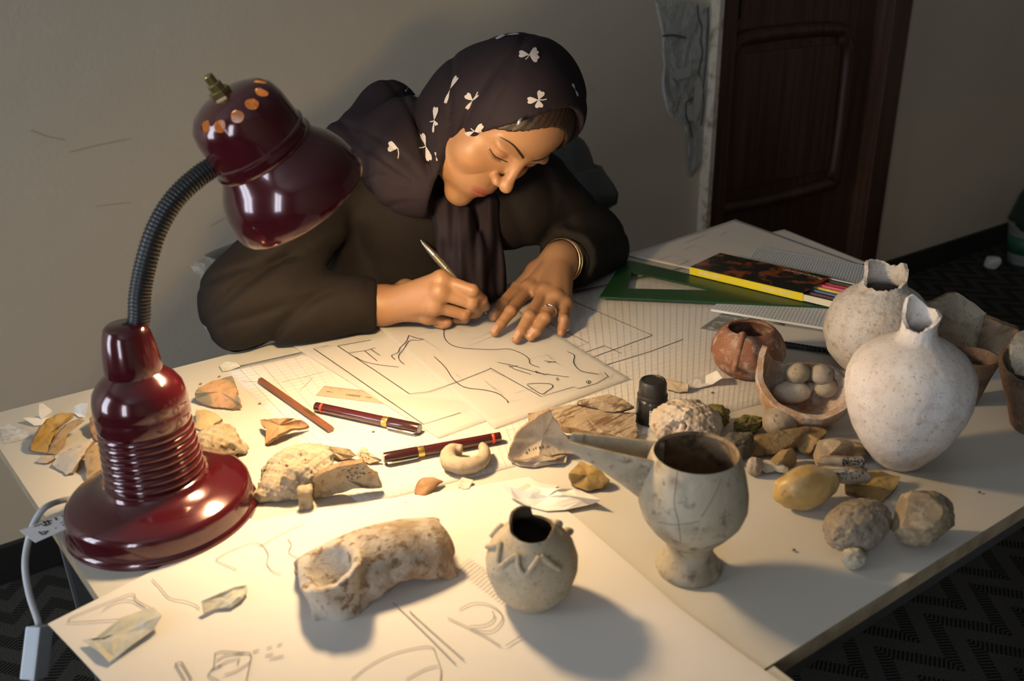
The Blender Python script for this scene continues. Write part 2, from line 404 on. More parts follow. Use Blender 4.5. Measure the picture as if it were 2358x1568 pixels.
# ------------------------------------------------------------------ tables
m_lam = M('white_laminate', (.57, .54, .48), .42, [('noise', 3, .45, .8, (.53, .50, .445)), ('noise', 420, .70, .78, (.52, .46, .37))], [('noise', 300, .06, .0006)], spec=.45)
m_edge = M('worn_table_edge', (.34, .265, .165), .7, [('noise', 40, .45, .7, (.22, .16, .10))], [('noise', 160, .3, .001)])
m_steel = M('grey_steel_leg', (.22, .22, .23), .4, metal=.7)
YB, YN = 1.136, .323
XL = P(-47, 965)[0]; XR = P(1600, 540)[0]
lb = P(227, 1375)
a0 = P(-47, 965); a0[1] = YB; k_ = (lb - P(0, 1033)); k_ = k_ / k_[1]
nl = a0 + k_ * (YN - YB)
def slab(corners, th, z1):
    V = [(x, y, z1) for x, y in corners] + [(x, y, z1 - th) for x, y in corners]; n = len(corners)
    return V, [tuple(range(n)), tuple(range(2 * n - 1, n - 1, -1))] + [(i, i + n, (i + 1) % n + n, (i + 1) % n) for i in range(n)]
def table(label, corners, legs, nm='table'):
    c = np.mean(corners, 0); t = thing(nm, label, 'table', (c[0], c[1], 0))
    V, F = slab(corners, .016, TZ)
    if np.cross(np.array(corners[1]) - corners[0], np.array(corners[2]) - corners[1]) < 0: F = [f[::-1] for f in F]
    mk('table_top', V, F, None, t, smooth=False, mats=[m_lam, m_edge], mi=[0, 1] + [1] * len(corners))
    ap = [(c + (np.array(q) - c) * .90) for q in corners]
    for i in range(len(ap)):
        p, q = ap[i], ap[(i + 1) % len(ap)]; d = np.array([q[0] - p[0], q[1] - p[1], 0]); l_ = np.linalg.norm(d); a = math.atan2(d[1], d[0])
        mk('apron', *box(((p[0] + q[0]) / 2, (p[1] + q[1]) / 2, TZ - .016 - .03), (l_, .02, .06), [[math.cos(a), -math.sin(a), 0], [math.sin(a), math.cos(a), 0], [0, 0, 1]]), m_steel, t, smooth=False)
    for i in legs: mk('leg', *bbox((ap[i][0], ap[i][1], (TZ - .016) / 2), (.035, .035, TZ - .016), .004), m_steel, t, smooth=False)
    return t
table('white laminate work table covered with drawings and pottery', [(a0[0], YB), (XR, YB), (XR, YN), (nl[0], YN)], (0, 1, 2, 3))
cR = P(1779, 1531)
table('second white table pushed against the near side, under the big drawing sheet', [(nl[0] + .004, YN - .002), (cR[0], YN - .002), (cR[0] - .01, YN - .62), (nl[0] + .004, YN - .62)], (0, 1, 2, 3))
# ------------------------------------------------------------------ desk lamp
m_red = M('burgundy_enamel', (.072, .0045, .009), .20, [('noise', 500, .70, .8, (.09, .015, .015))], metal=.25, coat=1.0)
m_shade_in = M('shade_white_inside', (.86, .82, .74), .6)
m_capin = M('brassy_cap_inside', (.22, .10, .025), .5)
m_rub = M('black_ribbed_rubber', (.012, .012, .013), .38)
m_brass = M('tarnished_brass', (.42, .33, .14), .32, metal=.9)
m_cord = M('pale_grey_cord', (.55, .56, .58), .45)
LB = P(378, 1183)
lamp = thing('desk_lamp', 'glossy burgundy desk lamp with a black gooseneck and lit bell shade', 'lamp', LB)
R_ = np.linalg.norm(P(168, 1185) - P(584, 1180)) / 2
k = R_
prof = [(0, 0), (k, 0), (k, .004), (k * .985, .0065), (k * .962, .008), (k * .962, .022), (k * .945, .026), (k * .90, .029), (k * .70, .0345), (k * .56, .038), (k * .53, .041), (k * .515, .043)]
mk('lamp_foot', *lathe(prof, 96, LB), m_red, lamp, auto=.6)
col = [(k * .515, .040), (k * .515, .047)]
z = .049
for i in range(7):                              # turned ribs
    rr = k * (.505 - .006 * i)
    col += [(rr * .965, z), (rr * .97, z + .001), (rr * 1.0, z + .003), (rr * 1.012, z + .0055), (rr * 1.0, z + .008), (rr * .97, z + .0098)]; z += .0105
col += [(k * .462, z), (k * .472, z + .006), (k * .470, z + .020), (k * .462, z + .023), (k * .470, z + .026), (k * .465, z + .036), (k * .44, z + .048), (k * .39, z + .058), (k * .33, z + .065), (k * .290, z + .069), (k * .276, z + .071),
        (k * .280, z + .074), (k * .276, z + .085), (k * .262, z + .100), (k * .236, z + .118), (k * .205, z + .130), (k * .17, z + .133), (0, z + .133)]
ztop = z + .133
KZ = .735; col = [(r, .040 + (h - .040) * KZ) for r, h in col]; ztop = .040 + (ztop - .040) * KZ
mk('lamp_column', *lathe(col, 96, LB), m_red, lamp, auto=.7)
AX = unit([.50, .0, -.866])
MC = P(690, 458, .283)                          # centre of the shade mouth
bell = [(.0670, -.002), (.0682, .001), (.0680, .006), (.0674, .014), (.0648, .025), (.0602, .035), (.0545, .043), (.0498, .049), (.0470, .054)]
body = [(.0470, .054), (.0485, .0565), (.0485, .059), (.0462, .0605), (.0456, .068), (.0475, .070), (.0475, .0725), (.0455, .074), (.0450, .090), (.0440, .108), (.0410, .122), (.0340, .132), (.0230, .1385), (.010, .1415), (0, .142)]
def shell(prof, th, n=96):
    inner = [(max(r - th, 0), h - (th if i > len(prof) - 5 else 0)) for i, (r, h) in enumerate(prof)]
    return prof, inner
body = [(r, .054 + (h - .054) * .72) for r, h in body]; HL = body[-1][1]
V1, F1 = lathe(bell + body, 96, MC, -AX)
inn = [(r - .0016, h + (.0016 if i == 0 else 0)) for i, (r, h) in enumerate(bell + body) if r > .0016]
inn[-1] = (.008, HL - .0035); inn.append((0, HL - .0025))
V2, F2 = lathe(inn, 96, MC, -AX)
n = 96
F1 = [f for f in F1 if len(f) == 4]; F2 = [f[::-1] for f in F2 if len(f) == 4]
Vh = np.concatenate([V1, V2]); o_ = len(V1)
Fh = F1 + [tuple(i + o_ for i in f) for f in F2] + [(j, o_ + j, o_ + (j + 1) % n, (j + 1) % n) for j in range(n)]
head = mk('lamp_shade', Vh, Fh, None, lamp, mats=[m_red, m_shade_in, m_capin], mi=[0] * len(F1) + [1 if i < 10 * n else 2 for i in range(len(F2))] + [0] * n)
# round vent holes through the cap
bv = BVHTree.FromPolygons([Vector(v) for v in V1], F1)
cut = bmesh.new(); orgH = wloc(head)
for (hx, hy) in ((472, 291), (506, 290), (546, 268), (580, 239), (603, 212), (600, 186)):
    loc, nr, _, _ = bv.ray_cast(Vector(CAM), Vector(ray(hx, hy)).normalized())
    if loc is None: continue
    mt4 = Matrix.Translation(loc - Vector(orgH)) @ nr.to_track_quat('Z', 'Y').to_matrix().to_4x4()
    bmesh.ops.create_cone(cut, cap_ends=True, segments=20, radius1=.0056, radius2=.0056, depth=.012, matrix=mt4)
cm = bpy.data.meshes.new('cut'); cut.to_mesh(cm); cut.free(); co = bpy.data.objects.new('cut', cm); COL.objects.link(co); co.location = WL[head.name]
head.location = WL[head.name]; head.parent = None
md = head.modifiers.new('b', 'BOOLEAN'); md.object = co; md.operation = 'DIFFERENCE'; md.solver = 'EXACT'
bpy.context.view_layer.update()
nm_ = bpy.data.meshes.new_from_object(head.evaluated_get(bpy.context.evaluated_depsgraph_get()))
head.modifiers.clear(); head.data = nm_; bpy.data.objects.remove(co); head.parent = lamp; head.location = np.array(WL[head.name]) - LB
bm = bmesh.new(); bm.from_mesh(nm_)
for e in bm.edges:
    if len(e.link_faces) == 2 and e.calc_face_angle(0) > .7: e.smooth = False
bm.to_mesh(nm_); bm.free()
HT = MC - AX * HL
mk('shade_nut', *join(lathe([(.010, 0), (.010, .004), (.0065, .0045)], 6, HT, -AX), lathe([(.0065, .004), (.0065, .010), (.0045, .011), (.0045, .018), (.0035, .019)], 12, HT, -AX)), m_brass, lamp, smooth=False)
mk('bulb_socket', *lathe([(.014, .038), (.017, .044), (.017, .098), (.010, .104)], 24, MC, -AX), M('porcelain_socket', (.75, .72, .66), .5), lamp)
mk('added_light_baffle', *lathe([(.019, .0575), (.041, .0575), (.041, .0585), (.019, .0585)], 40, MC, -AX, closed=True), m_shade_in, lamp, auto=.5)  # unseen disc added to hold back the bulb's glow behind the vent holes
bulb = mk('light_bulb', *lathe([(.0005, -.017), (.010, -.0155), (.019, -.011), (.0255, -.003), (.027, .006), (.024, .017), (.0175, .030), (.0125, .042), (.0005, .0425)], 24, MC, -AX), M('glowing_bulb', (1, .9, .7), .3, emit=((1.0, .70, .37), BULB)), lamp)
# gooseneck
gp = [LB + np.array([0, 0, ztop - .01]), PY(318, 745, LB[1]), PY(322, 680, LB[1]), PY(335, 610, LB[1] + .003), PY(360, 530, LB[1] + .005), PY(400, 462, LB[1] + .006), PY(455, 408, LB[1] + .007), PY(512, 372, LB[1] + .008), PY(545, 355, LB[1] + .008)]
gc = crom(gp, 26)
rad = [.0092 + .0006 * (1 if i % 3 == 0 else -.6) for i in range(len(gc))]
for i in range(14): rad[-1 - i] = .0102
for i in range(12): rad[i] = .0102
mk('gooseneck', *tube(gc, rad, 18), m_rub, lamp)
# cord, inline switch and a hand-written tag
cp = [P(185, 1150, .010), P(150, 1151, .014), PY(105, 1168, .842), PY(78, 1205, .835), PY(62, 1260, .825), PY(58, 1310, .81), PY(68, 1370, .795), PY(86, 1425, .78), PY(92, 1450, .775)]
mk('cord', *tube(crom(cp, 10), .0030, 10), m_cord, lamp)
m_sw = M('grey_plastic_switch', (.52, .56, .62), .45)
sa, sb_ = PY(92, 1440, .775), PY(78, 1562, .755)
ax = unit(sa - sb_); fa, fb, _ = frame(ax, (0, 1, 0)); Rm = np.column_stack([fa, fb, ax])
rot = lambda A, t: np.column_stack([A[:, 0] * math.cos(t) + A[:, 1] * math.sin(t), -A[:, 0] * math.sin(t) + A[:, 1] * math.cos(t), A[:, 2]])
Rs = rot(Rm, .7)
swb = mk('inline_switch', *bbox((sa + sb_) / 2, (.019, .015, np.linalg.norm(sa - sb_)), .0022, Rs), m_sw, lamp, smooth=False)
mk('rocker', *bbox((sa + sb_) / 2 + Rs[:, 0] * .0096 - ax * .006, (.004, .008, .022), .001, Rs), M('white_rocker', (.8, .81, .83), .4), swb, smooth=False)
mk('cord_tail', *tube([sb_ + ax * .004, sb_ - ax * .03 + np.array([0, .0, 0]), PF(70, 1700, .4) * 0 + sb_ - np.array([.01, 0, .25]), np.array([sb_[0] - .03, sb_[1] + .05, .006])], .0030, 8), m_cord, lamp)
tq = [P(45, 1221, .016), P(81, 1249, .016), P(176, 1207, .016), P(170, 1172, .018)]
tg = mk('paper_tag', *slab([(q[0], q[1]) for q in tq], .0004, TZ + .016), M('white_tag_paper', (.80, .79, .80), .7), lamp, smooth=False)
m_ink = M('black_ink', (.010, .010, .012), .5)
zt = zm(0, 1120, 700, 2358)
ts = [[(300, 350), (330, 372), (345, 372), (372, 340)], [(330, 350), (355, 352)], [(430, 320), (436, 325)], [(470, 285), (495, 270), (512, 282), (488, 300), (505, 305), (545, 282)],
      [(262, 310), (300, 298), (330, 285)], [(330, 300), (355, 305), (385, 290)], [(335, 268), (362, 300)], [(365, 262), (390, 292)], [(345, 275), (400, 262)], [(428, 240), (440, 262)], [(480, 225), (495, 240), (505, 225)], [(495, 240), (500, 262)], [(530, 205), (545, 240)], [(520, 212), (560, 195)]]
mk('tag_writing', *ribbons([[P(a, b, .0166) for a, b in zt(q)] for q in ts], .0014), m_ink, tg, smooth=False)
# ------------------------------------------------------------------ chairs and things on the floor
m_chair = M('dark_chair_fabric', (.022, .024, .027), .55, [('noise', 22, .56, .68, (.085, .09, .098)), ('vor', 26, .0, .14, (.06, .065, .07))], [('noise', 30, .3, .01)], coat=.4)
m_tubes = M('grey_chair_tube', (.16, .17, .18), .4, metal=.6)
def chair(label, c, w=.44, ztop=1.16, face=1.0, lean=.06, group=None):
    t = thing('chair', label, 'chair', (c[0], c[1], 0), group); x, y = c
    ys = y - .40
    bm = bmesh.new(); pts = []
    zs0, hw = .72, w / 2
    prof2 = [(-hw, zs0), (hw, zs0), (hw * 1.02, (zs0 + ztop) / 2), (hw * .96, ztop - .10), (hw * .78, ztop - .02), (0, ztop), (-hw * .78, ztop - .02), (-hw * .96, ztop - .10), (-hw * 1.02, (zs0 + ztop) / 2)]
    lp = crom([np.array(q) for q in prof2], 5, True); V = []; m_ = len(lp)
    for dy, s in ((-.022, .94), (-.026, .86), (-.012, 1), (.012, 1), (.022, .94)):
        pass
    rings_ = [(-.028, .70), (-.026, .92), (-.014, 1.0), (.010, 1.0), (.020, .92), (.021, .70)]
    cz = (zs0 + ztop) / 2
    for dy, s in rings_:
        for q in lp: V.append((x + q[0] * s, y + dy + (cz + (q[1] - cz) * s - zs0) * lean / .4 + (q[0] / hw) ** 2 * -.03, cz + (q[1] - cz) * s))
    F = [(i * m_ + j, (i + 1) * m_ + j, (i + 1) * m_ + (j + 1) % m_, i * m_ + (j + 1) % m_) for i in range(5) for j in range(m_)] + [(j, (j + 1) % m_, 6 * m_) for j in range(m_)] + [(5 * m_ + (j + 1) % m_, 5 * m_ + j, 6 * m_ + 1) for j in range(m_)]
    V += [tuple(np.mean(V[:m_], 0)), tuple(np.mean(V[5 * m_:6 * m_], 0))]
    mk('backrest', V, F, m_chair, t)
    mk('seat', *bbox((x, y - .22, .45), (w, .42, .06), .02), m_chair, t)
    for sx in (-1, 1):
        mk('back_post', *tube([np.array([x + sx * w * .30, y + .05, ztop - .12]), np.array([x + sx * w * .30, y + .035, .70]), np.array([x + sx * w * .30, y + .02, .44]), np.array([x + sx * w * .34, y - .02, .40])], .012, 10), m_tubes, t)
        for yy in (-.40, -.03): mk('leg', *tube([np.array([x + sx * w * .42, y + yy, .43]), np.array([x + sx * w * .47, y + yy + (.04 if yy > -.1 else -.03), .0])], .012, 10), m_tubes, t)
    return t
chair('dark grey patterned chair the person sits on', (PY(1398, 480, 1.50)[0] - .275, 1.50), .46, PY(1330, 318, 1.52)[2] + .035)
c2 = PY(665, 700, 1.70)
chair('grey chair behind the person’s elbow, half under clear plastic', (c2[0], 1.74), .26, PY(480, 640, 1.70)[2], lean=.04)
m_film = M('clear_plastic_film', (.75, .74, .70), .22, [('noise', 40, .5, .7, (.95, .93, .88))], [('noise', 35, .9, .02), ('vor', 50, .5, .006)], alpha=.30)
q4 = [PY(443, 600, 1.68), PY(600, 560, 1.70), PY(600, 760, 1.68), PY(470, 760, 1.66)]
V = []; F = []; N_ = 22
for i in range(N_ + 1):
    for j in range(N_ + 1):
        a, b = i / N_, j / N_; p = (q4[0] * (1 - a) + q4[1] * a) * (1 - b) + (q4[3] * (1 - a) + q4[2] * a) * b
        p = p + np.array([fbm((a * 3, b * 3, 1), 2, 2) * .010, -abs(fbm((a * 3, b * 3, 5), 1.7, 3)) * .05, fbm((a * 4, b * 3, 9), 2, 2) * .012 * (1 - b)]); V.append(p)
F = [(i * (N_ + 1) + j, (i + 1) * (N_ + 1) + j, (i + 1) * (N_ + 1) + j + 1, i * (N_ + 1) + j + 1) for i in range(N_) for j in range(N_)]
tag(mk('plastic_cover', V, F, m_film), 'crumpled clear plastic cover hanging on the chair behind the elbow', 'plastic cover')
bp_ = PF(2358, 605)
bn = thing('waste_bin', 'pale and green plastic bin standing on the carpet by the wall', 'bin', bp_)
s_ = mpp(bp_); hb = 100 * s_
r1 = 40 * s_
bp2 = bp_ + np.array([.02, 0, 0])
mk('bin_body', *lathe([(0, 0), (r1, 0), (r1 * 1.35, hb * .95), (r1 * 1.45, hb), (r1 * 1.38, hb), (r1 * .95, .012), (0, .012)], 40, bp2), M('bin_grey', (.20, .21, .19), .5), bn, auto=.6)
mk('green_band', *lathe([(r1 * 1.115, hb * .25), (r1 * 1.255, hb * .66), (r1 * 1.25, hb * .66), (r1 * 1.11, hb * .25)], 40, bp2, closed=True), M('bin_green', (.02, .09, .055), .5), bn)
mk('dark_bag', *lathe([(0, hb * .5), (r1 * 1.0, hb * .6), (r1 * 1.36, hb * .97), (r1 * 1.2, hb * 1.5), (r1 * .6, hb * 1.9), (0, hb * 2.0)], 24, bp2, wob=.3), M('bin_bag_green', (.012, .03, .022), .4), bn)
def rock(name, label, cat, c, size, mat, seed=0, rough=.22, fine=.05, facets=0, rotz=0, sub=4, group=None, parent=None, sink=.04, tilt=0, sc=1.0, fs=3.0):
    """lump of stone resting on z = c[2]: noise-displaced, optionally with struck facets"""
    bm = bmesh.new(); bmesh.ops.create_icosphere(bm, subdivisions=sub, radius=1)
    V = np.array([v.co[:] for v in bm.verts]); F = [tuple(v.index for v in f.verts) for f in bm.faces]; bm.free()
    rnd = random.Random(seed * 13 + 5)
    for i, v in enumerate(V): V[i] = v * (1 + rough * fbm(v, 1.1 * sc, 2, seed) + fine * fbm(v, 5 * sc, 3, seed + 9))
    for _ in range(facets):
        nrm = unit([rnd.uniform(-1, 1), rnd.uniform(-1, 1), rnd.uniform(-.3, 1)]); d = rnd.uniform(.45, .75)
        h = V @ nrm - d; k = h > 0; V[k] -= np.outer(h[k] * .93, nrm)
    V = V * np.array(size) / 2
    ct, st = math.cos(tilt), math.sin(tilt); V = V @ np.array([[ct, 0, -st], [0, 1, 0], [st, 0, ct]])
    cz, sz = math.cos(rotz), math.sin(rotz); V = V @ np.array([[cz, sz, 0], [-sz, cz, 0], [0, 0, 1]])
    z0 = np.percentile(V[:, 2], 4); V[:, 2] = np.maximum(V[:, 2], z0) - z0
    V = V + np.array(c)
    o = mk(name, V, F, mat, parent, smooth=facets == 0, base=True, auto=.5 if facets == 0 else None)
    if parent is None: tag(o, label, cat, group)
    return o
pb = PF(2282, 618)
rock('paper_ball', 'crumpled white paper ball on the dark carpet', 'paper', pb, np.array([42, 38, 34]) * mpp(pb), M('crumpled_paper', (.62, .60, .58), .8), 3, .25, .12, 6, sub=3)
# ------------------------------------------------------------------ papers and drawing tools
def paper_mat(name, col, alpha=1.0, layers=(), rough=.75): return M(name, col, rough, layers, [('noise', 60, .05, .001)], alpha=alpha, spec=.25)
m_paper = paper_mat('drawing_paper', (.68, .645, .605))
m_trace = paper_mat('tracing_paper', (.79, .755, .70), .42)
m_line = M('ink_line', (.018, .015, .014), .6)
m_pencil = M('pencil_line', (.20, .18, .165), .7)
m_grid = M('grid_line', (.44, .45, .41), .8)
def sheet(name, label, quad, mat, z=.001, nx=24, ny=24, fn=None, th=.0003, cat='paper', group=None):
    """thin sheet over four world corners TL TR BR BL, z above the table plus fn(u,v)"""
    q = [np.asarray(c, float) for c in quad]; V = []
    for lay in (0, 1):
        for i in range(nx + 1):
            for j in range(ny + 1):
                u, v = i / nx, j / ny; p = (q[0] * (1 - u) + q[1] * u) * (1 - v) + (q[3] * (1 - u) + q[2] * u) * v
                V.append((p[0], p[1], TZ + z + (fn(u, v) if fn else 0) + .0003 * fbm((u, v, z * 900), 3, 2) - lay * th))
    o = (nx + 1) * (ny + 1); g = lambda i, j: i * (ny + 1) + j
    F = [(g(i, j), g(i, j + 1), g(i + 1, j + 1), g(i + 1, j)) for i in range(nx) for j in range(ny)]
    F += [tuple(k + o for k in f[::-1]) for f in F]
    rim = [g(i, 0) for i in range(nx)] + [g(nx, j) for j in range(ny)] + [g(i, ny) for i in range(nx, 0, -1)] + [g(0, j) for j in range(ny, 0, -1)]
    F += [(rim[k], rim[(k + 1) % len(rim)], rim[(k + 1) % len(rim)] + o, rim[k] + o) for k in range(len(rim))]
    return tag(mk(name, V, F, mat), label, cat, group)
def ink(parent, polys, z, w=.0010, mat=None, name='ink_lines', smooth=0):
    pl = []
    for q in polys:
        pts = [P(a, b, z) for a, b in q]
        if smooth and len(pts) > 2: pts = crom(pts, smooth)
        pl.append(pts)
    o = mk(name, *ribbons(pl, w), mat or m_line, parent, smooth=False); o['kind'] = 'stuff'; return o
def para(tl, bl, br): return [tl, tl + (br - bl), br, bl]
# large sheet of graph paper
gq = [P(520, 850), P(1840, 556), P(1775, 925), P(830, 1165)]
gs = sheet('graph_paper', 'wide sheet of fine squared graph paper lying under the tracings', gq, m_paper, .0005)
gl = []
for i in range(1, 70):
    u = i / 70; gl.append([gq[0] * (1 - u) + gq[1] * u, gq[3] * (1 - u) + gq[2] * u])
for j in range(1, 40):
    v = j / 40; gl.append([gq[0] * (1 - v) + gq[3] * v, gq[1] * (1 - v) + gq[2] * v])
for pl in gl:
    for p in pl: p[2] = TZ + .0011
def cut_strip(a, b, n=24): return [a + (b - a) * k / n for k in range(n + 1)]
mk('grid_lines', *ribbons([cut_strip(*pl) for pl in gl], .00035), m_grid, gs, smooth=False)['kind'] = 'stuff'
zq = zm(640, 640, 1480, 2358)
ink(gs, [zq([(1900, 145), (2420, 370)]), zq([(2420, 370), (2015, 520)]), zq([(1870, 463), (2008, 420), (1750, 290)]), zq([(2112, 438), (2220, 488)]), zq([(2095, 570), (2420, 470), (2620, 395)]), zq([(1940, 495), (2110, 438)])], .0012)
ink(gs, [[(690, 900), (720, 870), (700, 868), (650, 880)], [(560, 878), (620, 880)], [(700, 868), (745, 855)]], .0012, .0005, m_pencil, 'pencil_lines')
# second underlay left
TLb, BLb, BRb = P(851, 745), P(1139, 991), P(1450, 876)
az = [P(674, 800), P(1010, 1012), P(1320, 900)]
sa_ = sheet('tracing_sheet', 'tracing sheet with ruled ink frames, partly under the topmost tracing', para(*az), m_trace, .0022)
sb = sheet('tracing_sheet', 'topmost tracing sheet under both hands, with wavy ink outlines', para(TLb, BLb, BRb), m_trace, .0030, fn=lambda u, v: .008 * max(0, 1 - u * 6) * max(0, 1 - v * 5))
ink(sa_, [zq(q) for q in ([(325, 435), (230, 455), (470, 620), (700, 780), (940, 945), (1180, 870)], [(385, 438), (620, 592), (850, 748)], [(385, 438), (600, 400)], [(460, 482), (560, 470), (630, 450)], [(560, 470), (640, 535)], [(600, 460), (660, 500)])], .0029)
ink(sa_, [zq([(500, 510), (560, 540), (650, 560), (780, 575)])], .0029, .0010, None, 'ink_curve', 6)
zb_ = lambda *q: [zq(x) for x in q]
ink(sb, zb_([(845, 370), (830, 410), (790, 450), (775, 480), (735, 500), (755, 525)], [(845, 370), (890, 385), (938, 395), (900, 402), (850, 405), (815, 455), (780, 500), (790, 535), (815, 555)],
            [(1075, 322), (1075, 380), (1110, 425), (1170, 448), (1270, 458), (1390, 462), (1490, 458), (1570, 485), (1620, 520), (1632, 555), (1690, 577)],
            [(1010, 508), (1080, 575), (1130, 650), (1185, 695), (1240, 712), (1330, 722), (1420, 745), (1480, 790), (1483, 805)],
            [(1870, 475), (1915, 500), (1912, 550), (1960, 600), (2075, 622)], [(1610, 685), (1680, 680), (1760, 684), (1775, 705), (1740, 730), (1700, 748), (1610, 690)]), .0038, .0011, None, 'ink_curves', 5)
ink(sb, zb_([(850, 748), (975, 735), (1160, 670), (1375, 585)], [(1370, 580), (1700, 765), (1910, 703), (1942, 715), (2060, 680), (2135, 637), (2110, 610)], [(1665, 600), (1730, 628), (1745, 618)], [(1665, 600), (1672, 615)],
            [(1420, 545), (1500, 560), (1690, 615), (1880, 640)], [(1490, 562), (1530, 590), (1635, 622)], [(1490, 575), (1550, 565)], [(1720, 535), (1760, 540), (1800, 545)], [(1740, 545), (1790, 540)]), .0038, .0010)
ink(sb, zb_([(1075, 322), (890, 370)], [(1120, 320), (1230, 350)], [(1220, 300), (1330, 280)], [(1230, 440), (1400, 370)], [(1250, 395), (1380, 350)], [(940, 395), (1055, 470)], [(1540, 540), (1780, 490)], [(1640, 440), (1560, 410)], [(1720, 485), (1800, 530)], [(1500, 650), (1380, 600)], [(1520, 745), (1700, 700)], [(1480, 800), (1570, 785)], [(1880, 600), (2050, 610)], [(2150, 640), (2170, 620), (2150, 655)], [(2060, 640), (2110, 650), (2130, 625)], [(2080, 600), (2100, 640)]), .0038, .0004, m_pencil, 'pencil_lines')
ink(sb, [zq([(1805, 645), (1815, 655), (1808, 665), (1800, 655), (1805, 645)]), zq([(1995, 665), (2015, 662), (2022, 675), (2008, 684), (1995, 676), (1995, 665)]), zq([(2008, 662), (2008, 684)])], .0038, .0009, None, 'ink_marks')
rr_ = random.Random(4)
hw_ = []
for (hx, hy, n_) in ((1045, 860, 7), (1118, 880, 6), (1135, 893, 7), (1260, 820, 6), (1275, 832, 5), (1320, 838, 4)):
    o_ = P(hx, hy, .0038); r_ = P(hx + 30, hy + 22, .0038) - o_; u_ = P(hx + 10, hy - 20, .0038) - o_
    hw_ += handwriting(o_, r_, u_, [n_], .0042, rr_)
mk('handwriting', *ribbons(hw_, .00035), m_pencil, sb, smooth=False)['kind'] = 'stuff'
ink(sb, [[(1030 + i * 6 + rr_.uniform(-3, 3), 742 + rr_.uniform(-4, 4)), (1060 + i * 8 + rr_.uniform(-6, 6), 728 + rr_.uniform(-5, 5))] for i in range(9)], .0038, .0008, m_pencil, 'pencil_shading')
# sheets at the back right
K = P(1693, 507)
fb_ = sheet('drawing_sheet', 'pencil-drawn sheet jutting over the back right corner of the table', [K, P(2010, 622), P(1905, 692), P(1440, 590)], m_paper, .0022)
ink(fb_, [[(1575, 560), (1600, 550), (1625, 540)], [(1575, 574), (1600, 566), (1630, 575)], [(1515, 598), (1550, 588), (1590, 600)], [(1560, 612), (1585, 600)], [(1660, 540), (1672, 533)]], .003, .0008, m_pencil, 'pencil_lines')
sheet('drawing_sheet', 'plain pale sheet showing behind the pencil-drawn sheet by the door', [P(1806, 529), P(1998, 606), P(1900, 640), P(1690, 556)], m_paper, .0012)
# big sheet in the foreground, running over the table's left corner
big = [(110, 1437), (240, 1372), (375, 1303), (470, 1252), (490, 1252), (520, 1222), (532, 1228), (575, 1195), (590, 1200), (760, 1165), (1000, 1135), (1140, 1112), (1218, 1098), (1240, 1112), (1285, 1118), (1262, 1140), (1330, 1195), (1450, 1300), (1560, 1398), (1700, 1500), (1860, 1615), (1700, 1700), (1000, 1750), (420, 1740), (240, 1575), (170, 1500)]
def ring_sheet(name, label, outline, z, mat, th=.0003, rings=(1, .985, .9, .7, .5, .3, .1), wave=.0009, cat='paper', cup=0, parent=None):
    pts = [P(q[0], q[1], z) for q in outline]; c = np.mean(pts, 0); n = len(pts); V = []
    for lay in (0, 1):
        for s in rings:
            for p in pts:
                q = c + (p - c) * s; q = q + np.array([0, 0, wave * (fbm(q, 9, 2) + .6) * (1 if s < .99 else .6) + cup * s * s - lay * th]); V.append(q)
        V.append(c + np.array([0, 0, -lay * th + wave * .6]))
    m = len(rings); o = m * n + 1; F = []
    for k in range(m - 1): F += [(k * n + j, (k + 1) * n + j, (k + 1) * n + (j + 1) % n, k * n + (j + 1) % n) for j in range(n)]
    F += [((m - 1) * n + j, m * n, (m - 1) * n + (j + 1) % n) for j in range(n)]
    a = sum(V[j][0] * V[(j + 1) % n][1] - V[(j + 1) % n][0] * V[j][1] for j in range(n))
    if a > 0: F = [f[::-1] for f in F]
    F += [tuple(k + o for k in f[::-1]) for f in F]
    F += [(j, (j + 1) % n, (j + 1) % n + o, j + o) if a < 0 else (j, j + o, (j + 1) % n + o, (j + 1) % n) for j in range(n)]
    ob = mk(name, V, F, mat, parent, smooth=True, auto=.9)
    return tag(ob, label, cat) if parent is None else ob
bs = ring_sheet('drawing_sheet', 'large pencil-sketched sheet in the foreground hanging past the table corner', big, .0016, m_paper)
z8 = zm(0, 1120, 700, 2358); z7 = zm(340, 1380, 1240, 2358); z6 = zm(640, 1120, 1440, 2358)
ZB = .0036
ink(bs, [z8(q) for q in ([(540, 1040), (560, 1010), (800, 910), (1020, 830), (1060, 880), (1165, 940)], [(540, 1040), (560, 1052), (930, 1028)], [(800, 955), (880, 905), (960, 880), (1040, 890), (1130, 940)], [(1180, 715), (1250, 790), (1320, 865), (1430, 885), (1520, 920), (1550, 950)],
                              [(1690, 550), (1780, 500), (1960, 435), (2040, 460), (2080, 530), (2070, 600), (2120, 660), (2180, 680)], [(1690, 550), (1680, 575), (1760, 610), (1840, 645)], [(2000, 470), (2230, 340), (2358, 290)], [(2230, 400), (2260, 450), (2240, 510), (2330, 560)])], ZB, .0007, m_pencil, 'pencil_outlines', 4)
ink(bs, [z8(q) for q in ([(1670, 1290), (1720, 1275), (1940, 1290), (1950, 1320), (1910, 1509)], [(1670, 1290), (1660, 1400), (1610, 1460), (1700, 1509)], [(1680, 1345), (1760, 1300), (1900, 1290)], [(1640, 1420), (1760, 1350), (1860, 1330), (1840, 1380)], [(1690, 1400), (1720, 1385)], [(1740, 1460), (1830, 1430), (1940, 1360)], [(1360, 1370), (1440, 1509)], [(1410, 1360), (1490, 1500)], [(1360, 1370), (1410, 1360)], [(1960, 1280), (2010, 1265)], [(2070, 1250), (2110, 1240)], [(2150, 1230), (2190, 1215)], [(2060, 1310), (2120, 1290)], [(2090, 1335), (2200, 1310)])], ZB, .0010, m_pencil, 'sketch_marks')
